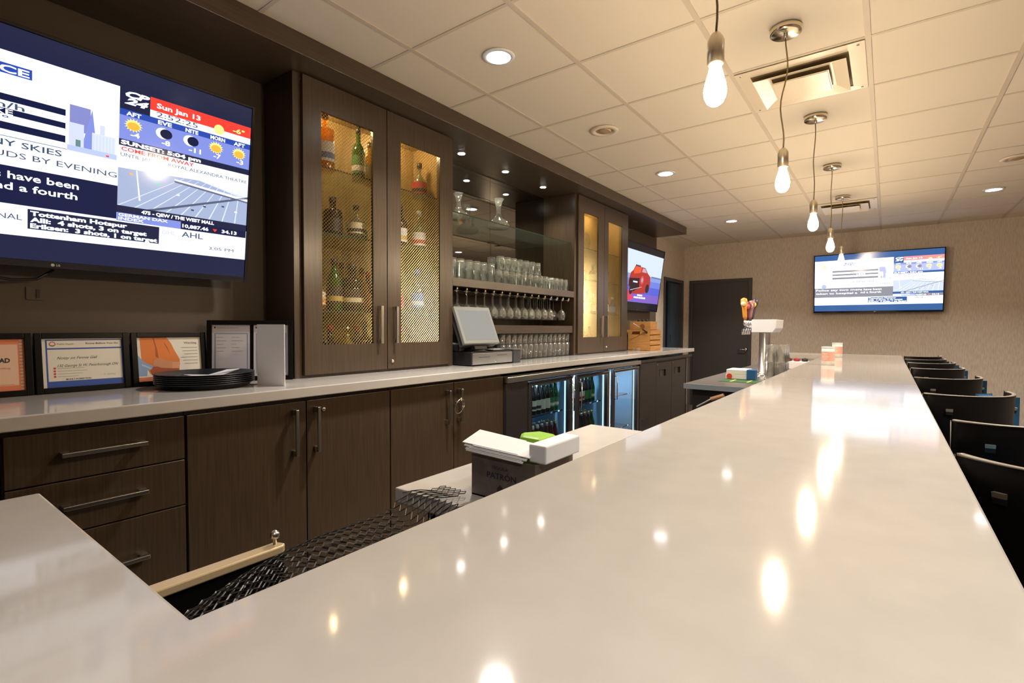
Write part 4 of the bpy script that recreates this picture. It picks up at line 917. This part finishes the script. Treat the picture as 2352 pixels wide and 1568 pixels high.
mb(STEEL, True).lathe([(.075, .0005), (.075, .012), (.05, .02), (.045, .022), (.045, .375), (.045, .382)], (-.87, TY+.04, .90), 28).build('column', t)
b = mb(WHITEPL); ya, yb = TY-.02, TY+.36
prof = [(-.968, 1.282), (-.800, 1.282), (-.775, 1.32), (-.770, 1.396), (-.968, 1.396)]
b.add([(x, ya, z) for x, z in prof]+[(x, yb, z) for x, z in prof], [(0, 1, 2, 3, 4)[::1], (9, 8, 7, 6, 5)]+[((i+1) % 5, i, i+5, (i+1) % 5+5) for i in range(5)])
b.build('head', t, bev=.004)
for i in range(4):
    y = TY+.02+.09*i
    f = mb(CHROME, True); f.tube([(-.968, y, 1.335), (-1.02, y, 1.335), (-1.045, y, 1.31), (-1.052, y, 1.262)], .012, 8); f.lathe([(.014, 0), (.016, .03), (.008, .055)], (-1.03, y, 1.34), 12); f.build('faucet', t)
HC = [((.78, .33, .05), (.85, .70, .45)), ((.14, .03, .04), (.55, .10, .10)), ((.35, .16, .16), (.6, .4, .4)), ((.05, .04, .06), (.85, .55, .05))]
for i in range(4):
    y = TY+.02+.09*i; c1, c2 = HC[i]; M1 = P('tap_handle_%s' % 'abcd'[i], c1, .35); M2 = P('tap_badge_%s' % 'abcd'[i], c2, .4)
    hd = thing('tap_handle', None, None, (-1.03, y, 1.395)); hd.parent = t; hd.location = (-1.03+.87, y-TY, 1.395-.90)
    for k in ('label', 'category', 'group'):
        if k in hd: del hd[k]
    hh = (.20, .17, .185, .205)[i]
    q = mb(M1, True); q.lathe([(.012, 0), (.018, .03), (.020, hh*.55), (.030, hh*.75), (.026, hh*.95), (.006, hh)], n=14); q.xf(Matrix.Rotation(radians((-4, 3, 6, 9)[i]), 4, 'Y') @ Matrix.Diagonal((1, .8, 1, 1))); q.build('grip', hd, world=False)
    q = mb(M2, True); q.lathe([(.0, -.004), (.022, -.004), (.022, .004), (0, .004)], (0, -.027, hh*.72), 16, 'y'); q.xf(Matrix.Rotation(radians((-4, 3, 6, 9)[i]), 4, 'Y')); q.build('badge', hd, world=False)
# pint glasses by the tower, carton, mat and wrapper
sp = []
for i in range(2):
    for j in range(3): sp.append((-.775+.083*i, 4.66+.09*j, .9005))
place_glasses(tumbler_mesh(.14, .040, .033), 'draught_glass', 'glass', 'upturned clear draught glass in the lower layer beside the beer tower', 'draught glasses beside the beer tower, lower layer', sp)
place_glasses(tumbler_mesh(.14, .040, .033), 'draught_glass', 'glass', 'upturned clear draught glass in the upper layer beside the beer tower', 'draught glasses beside the beer tower, upper layer', [(s[0], s[1], 1.041) for s in sp])
t = thing('paper_carton', 'white and blue carton on the station in front of the beer tower', 'box', (-.98, 4.45, .90))
bx(WHITEP, -1.06, -.90, 4.42, 4.62, .9035, .940).build('lower_pack', t, bev=.003); bx(WHITEP, -1.055, -.90, 4.42, 4.62, .9405, .980).build('upper_pack', t, bev=.003); bx(P('royal_blue', (.02, .12, .36), .4), -.899, -.835, 4.41, 4.50, .905, .984).build('blue_pack', t, bev=.003)
o = bx(P('green_bar_mat', (.015, .09, .02), .7), -1.06, -.60, 4.18, 4.40, .9005, .9025).build('bar_mat'); tag(o, 'green mat with yellow stripes on the far work station', 'mat')
st = mb(P('mat_yellow', (.6, .5, .08), .6)); st.box(-.98, -.965, 4.20, 4.38, .9026, .903); st.box(-.86, -.845, 4.20, 4.38, .9026, .903); st.build('stripe', o)
o = mb(P('red_tag', (.75, .06, .03), .5)).cyl((-1.03, 4.414, .925), .022, .004, 12, 'y').build('red_tag'); tag(o, 'round red tag hanging on the white carton', 'tag')
wr = mb(P('clear_film', (.75, .72, .60), .2, .1))
for i in range(26):
    a0 = random.uniform(0, 6.28); rr = random.uniform(0, .055); cx_, cy_, cz_ = -.835+rr*cos(a0), 4.56+rr*sin(a0)*.9, .904+random.uniform(0, .05)*(1-rr/.07)
    v = [(cx_+random.uniform(-.02, .02), cy_+random.uniform(-.02, .02), max(.9012, cz_+random.uniform(-.015, .02))) for _ in range(3)]; wr.add(v, [(0, 1, 2)])
tag(wr.build('crumpled_wrapper'), 'crumpled clear wrapper beside the carton and beer tower', 'wrapper')
t = thing('garnish_caddy', 'low condiment caddy with dark and red garnish at the far end of the station', 'caddy', (-.80, 6.5, .90))
t.location = (-.80, 5.80, .90)
bx(P('brown_board', (.34, .22, .08), .5), -1.0, -.52, 5.2, 6.05, .9005, .915).build('board', t); bx(WHITEPL, -.90, -.60, 5.70, 5.92, .9155, .99).build('tub', t, bev=.006)
for i, c in enumerate(((.85, .6, .5), (.12, .01, .01), (.35, .02, .02), (.02, .02, .02))): mb(P('garnish_%d' % i, c, .5), True).lathe([(.012, 0), (.028, .01), (.026, .03), (.005, .04)], (-.86+.07*i, 5.81, .985), 12).build('garnish', t)
# canisters on the bar
def canister(x, y, label):
    t = thing('paper_canister', label, 'canister', (x, y, BZ), group='pink labelled canisters')
    mb(P('cream_card', (.86, .80, .72), .5), True).lathe([(.040, .0005), (.042, .002), (.042, .126)], (x, y, BZ), 24).build('tube', t)
    b = mb(P('pink_print', (.80, .42, .32), .5), True); b.open_lathe([(.0424, .03), (.0424, .10)], (x, y, BZ), 24); b.build('label', t)
    b = mb(P('pale_print', (.88, .80, .74), .5))
    for i in range(5):
        a0 = radians(250); z = BZ+.040+.011*i; wd = .3+.12*(i % 3)
        for k in range(6):
            p0 = a0-wd+2*wd*k/6; p1 = a0-wd+2*wd*(k+.7)/6
            b.add([(x+.0427*cos(p0), y+.0427*sin(p0), z), (x+.0427*cos(p1), y+.0427*sin(p1), z), (x+.0427*cos(p1), y+.0427*sin(p1), z+.005), (x+.0427*cos(p0), y+.0427*sin(p0), z+.005)], [(0, 1, 2, 3)])
    b.build('print_lines', t)
    mb(P('white_lid', (.88, .87, .86), .4), True).lathe([(.044, .1262), (.044, .134), (.02, .135)], (x, y, BZ), 24).build('lid', t)
canister(-.347, 4.42, 'nearer cream canister with pink print standing on the bar')
canister(-.375, 5.70, 'farther cream canister with pink print standing on the bar')

# ------------------------------------------------------------------ ceiling fixtures
def downlight(x, y, label):
    t = thing('ceiling_downlight', label, 'light', (x, y, CEIL-.004), group='recessed ceiling downlights')
    mb(WHITEPL, True).lathe([(.062, -.001), (.062, -.006), (.082, -.004), (.084, 0)], (x, y, CEIL-.004), 28).build('trim_ring', t)
    mb(EM('downlight_lens', (.95, .97, 1), 9)).cyl((x, y, CEIL-.0095), .062, .002, 28).build('lens', t)
    L = bpy.data.lights.new('down', 'AREA'); L.shape = 'DISK'; L.size = .13; L.energy = DOWN_W; L.color = (1, .94, .86); L.spread = radians(120)
    lo = bpy.data.objects.new('downlight_lamp', L); COL.objects.link(lo); lo.parent = t; lo.location = (0, 0, -.008)
LBD = {0: 'large recessed downlight in the ceiling above the mesh-door cabinet', 1: 'middle recessed downlight of the left ceiling row', 2: 'farthest recessed downlight of the left ceiling row, by the soffit end', 5: 'recessed downlight over the bar stools near the far wall'}
for i, (x, y) in enumerate(DOWN): downlight(x, y, LBD.get(i, 'unseen recessed ceiling downlight outside the picture'))
def grille(x, y, label, r=.085):
    t = thing('ceiling_speaker', label, 'speaker', (x, y, CEIL-.004))
    mb(P('off_white_paint', (.72, .64, .54), .5), True).lathe([(r*.62, -.002), (r*.66, -.010), (r*.95, -.008), (r, 0)], (x, y, CEIL-.004), 28).build('rim', t)
    b = mb(P('sprinkler_cone', (.45, .33, .20), .4, .5), True); b.lathe([(r*.6, -.002), (r*.35, -.012), (r*.12, -.016), (.001, -.017)], (x, y, CEIL-.004), 20); b.build('cone', t)
grille(-1.62, 3.28, 'round recessed speaker with a tan cone in the left ceiling row', .10)
grille(.81, 5.78, 'unlit round ceiling speaker at the right edge of the picture', .11)
def vent(x0, y0, label):
    t = thing('air_diffuser', label, 'vent', (x0+.3, y0+.3, CEIL-.005)); VM = P('diffuser_enamel', (.74, .65, .52), .35); x1, y1 = x0+.585, y0+.585; cx_, cy_ = (x0+x1)/2, (y0+y1)/2
    def ring(h0, h1, za, zb, nm):
        b = mb(VM); vs = []
        for h_, z in ((h0, za), (h1, zb)):
            vs += [(cx_-h_, cy_-h_, z), (cx_+h_, cy_-h_, z), (cx_+h_, cy_+h_, z), (cx_-h_, cy_+h_, z)]
        b.add(vs, [(k, (k+1) % 4, 4+(k+1) % 4, 4+k) for k in range(4)]); o = b.build(nm, t); s_ = o.modifiers.new('s', 'SOLIDIFY'); s_.thickness = .002
    z = CEIL-.006
    bx(P('plenum_tan', (.22, .16, .08), .6), cx_-.24, cx_+.24, cy_-.24, cy_+.24, z+.001, z+.002).build('plenum', t)
    ring(.2925, .225, z, z-.002, 'frame'); ring(.215, .150, z-.028, z-.004, 'outer_cone'); ring(.150, .135, z-.004, z-.003, 'cone_lip'); ring(.135, .06, z-.030, z-.032, 'inner_cone')
    bx(VM, cx_-.13, cx_+.13, cy_-.13, cy_+.13, z-.036, z-.032).build('centre_plate', t, bev=.003)
    for sx in (-1, 1):
        for sy in (-1, 1): mb(CHROME, True).cyl((cx_+sx*.265, cy_+sy*.265, z-.005), .006, .003, 10).build('screw', t)
vent(-.702, 2.995, 'large square air diffuser in the ceiling near the second pendant')
vent(-.702, 6.652, 'farther square air diffuser in the ceiling above the end of the bar')

# pendants
def pendant(y, label, zb=1.953, phase=0.0, amp=.012):
    x = -.405
    t = thing('pendant_light', label, 'pendant light', (x, y, CEIL-.004), group='pendant bulbs over the bar')
    mb(P('canopy_chrome', (.80, .70, .52), .16, 1), True).lathe([(.001, 0), (.064, 0), (.066, -.004), (.066, -.026), (.060, -.030), (.001, -.030)][::-1], (x, y, CEIL-.004), 32).build('canopy', t)
    mb(NICKEL, True).cyl((x, y, CEIL-.05), .009, .018, 12).build('strain_relief', t)
    zt = zb+.205; pts = []
    for k in range(15):
        s_ = k/14; z = CEIL-.045+(zt-CEIL+.045)*s_; q = amp*sin(s_*pi*2.3+phase)*sin(s_*pi)
        pts.append((x+q, y+q*.3, z))
    mb(P('cloth_cord', (.26, .19, .09), .7), True).tube(pts, .0032, 8).build('cord', t)
    mb(P('socket_nickel', (.75, .66, .50), .3, 1), True).lathe([(.006, .088), (.012, .083), (.018, .075), (.023, .062), (.023, .0), (.018, -.004)], (x, y, zb+.118), 20).build('socket', t)
    pr = [(.001, 0), (.012, .002), (.022, .010), (.029, .025), (.031, .042), (.028, .062), (.020, .090), (.015, .110), (.013, .120)]
    q = mb(P('warm_bulb', (1, .9, .7), .2, emis=POINTC, es=PEND_E), True); q.lathe(pr, (x, y, zb), 20); q.build('bulb', t)
pendant(1.515, 'nearest glowing pendant bulb, cut by the top of the picture', 1.950, .5)
pendant(2.668, 'second pendant bulb from the camera with a wavy cord', 1.953, 0, .016)
pendant(3.880, 'third pendant bulb along the bar', 1.960, 1.2, .006)
pendant(5.125, 'fourth pendant bulb along the bar', 1.972, 2.0, .005)
pendant(6.385, 'farthest pendant bulb, in front of the far wall television', 1.985, .3, .004)

# ------------------------------------------------------------------ bar stools
def make_stool(label, cx, cy, a0):
    t = thing('bar_stool', label, 'bar stool', (cx, cy, 0), radians(a0), 'black and blue bar stools along the bar')
    R = .235
    s = mb(BLKMT, True); s.arcband((0, 0, 0), R-.012, R, 0, 124, .80, 1.045, 28, dip=.004, slope=.012)
    s = s.build('back_shell', t, bev=.003, world=False)
    s['label'] = 'black curved plywood backrest'
    ed = mb(P('pale_worn_lit_edge', (.30, .26, .22), .35), True); ed.arcband((0, 0, .0), R-.0005, R+.0135, .5, 123.5, 1.0415, 1.0475, 28, dip=.004)  # worn laminate edge; ceiling light on its top is put into the colour
    q = MB().m(ed.mats[0]); q.arcband((0, 0, 0), R-.011, R+.003, -.6, .2, .86, 1.044, 1, slope=.011); ed.add(q.v, q.f); ed.build('edge_band', t, world=False)
    sl = mb(P('slot_lit_ledge', (.55, .50, .42), .3, .8)); a_ = radians(20)  # light on the ledge of the slot recess, painted as a pale strip
    for ac in (20, 104):
        q = MB().m(sl.mats[0]); q.arcband((0, 0, 0), R+.006, R+.0155, ac-2.6, ac+2.6, .975, .986, 6, slope=.003); sl.add(q.v, q.f)
        sl.m(BLKPL); q = MB().m(BLKPL); q.arcband((0, 0, 0), R+.004, R+.0135, ac-2.6, ac+2.6, .962, .9745, 6, slope=.003); sl.add(q.v, q.f); sl.m(sl.mats[0])
    sl.build('slot', s, world=False)
    p = mb(BLUEUP, True); p.arcband((0, 0, 0), R-.012-.034, R-.0135, 12, 150, .83, .965, 24); p.arcband((0, 0, 0), R-.03, R+.046, 124, 152, .84, 1.012, 12); p.build('back_pad', t, bev=.017, world=False)['label'] = 'blue upholstered back pad'
    mb(BLUEUP, True).lathe([(.01, .735), (.19, .735), (.205, .75), (.205, .775), (.185, .795), (.01, .80)], n=32).build('seat', t, world=False)
    mb(BLKMT, True).lathe([(.18, .715), (.20, .716), (.20, .734), (.18, .7345)], n=28).build('seat_base', t, world=False)
    for k in range(4):
        a_ = radians(45+90*k); mb(BLKMT, True).tube([(.14*cos(a_), .14*sin(a_), .715), (.205*cos(a_), .205*sin(a_), .0)], [.018, .013], 8).build('leg', t, world=False)
    mb(NICKEL, True).tube([(.182*cos(radians(15*k)), .182*sin(radians(15*k)), .25) for k in range(25)], .008, 8).build('foot_ring', t, world=False)
    return t
NM = ['nearest bar stool, its black back cropped by the right edge', 'second nearest bar stool, black back with a bright slot', 'third bar stool from the camera, with its blue pad showing beside a curled back', 'fourth bar stool from the camera', 'fifth bar stool from the camera', 'sixth bar stool from the camera', 'second farthest bar stool', 'farthest bar stool, at the end of the bar']
ST = [(.325, 1.63, 217), (.245, 2.25, 250), (.196, 3.03, 254), (.193, 3.92, 254), (.196, 4.78, 256), (.205, 5.49, 254), (.19, 6.07, 256), (.20, 6.72, 256)]
S_ = None
for lb, (x, y, a0) in zip(NM, ST):
    if S_ is None: S_ = make_stool(lb, x, y, a0)
    else: dup(S_, (x, y, 0), radians(a0), lb)
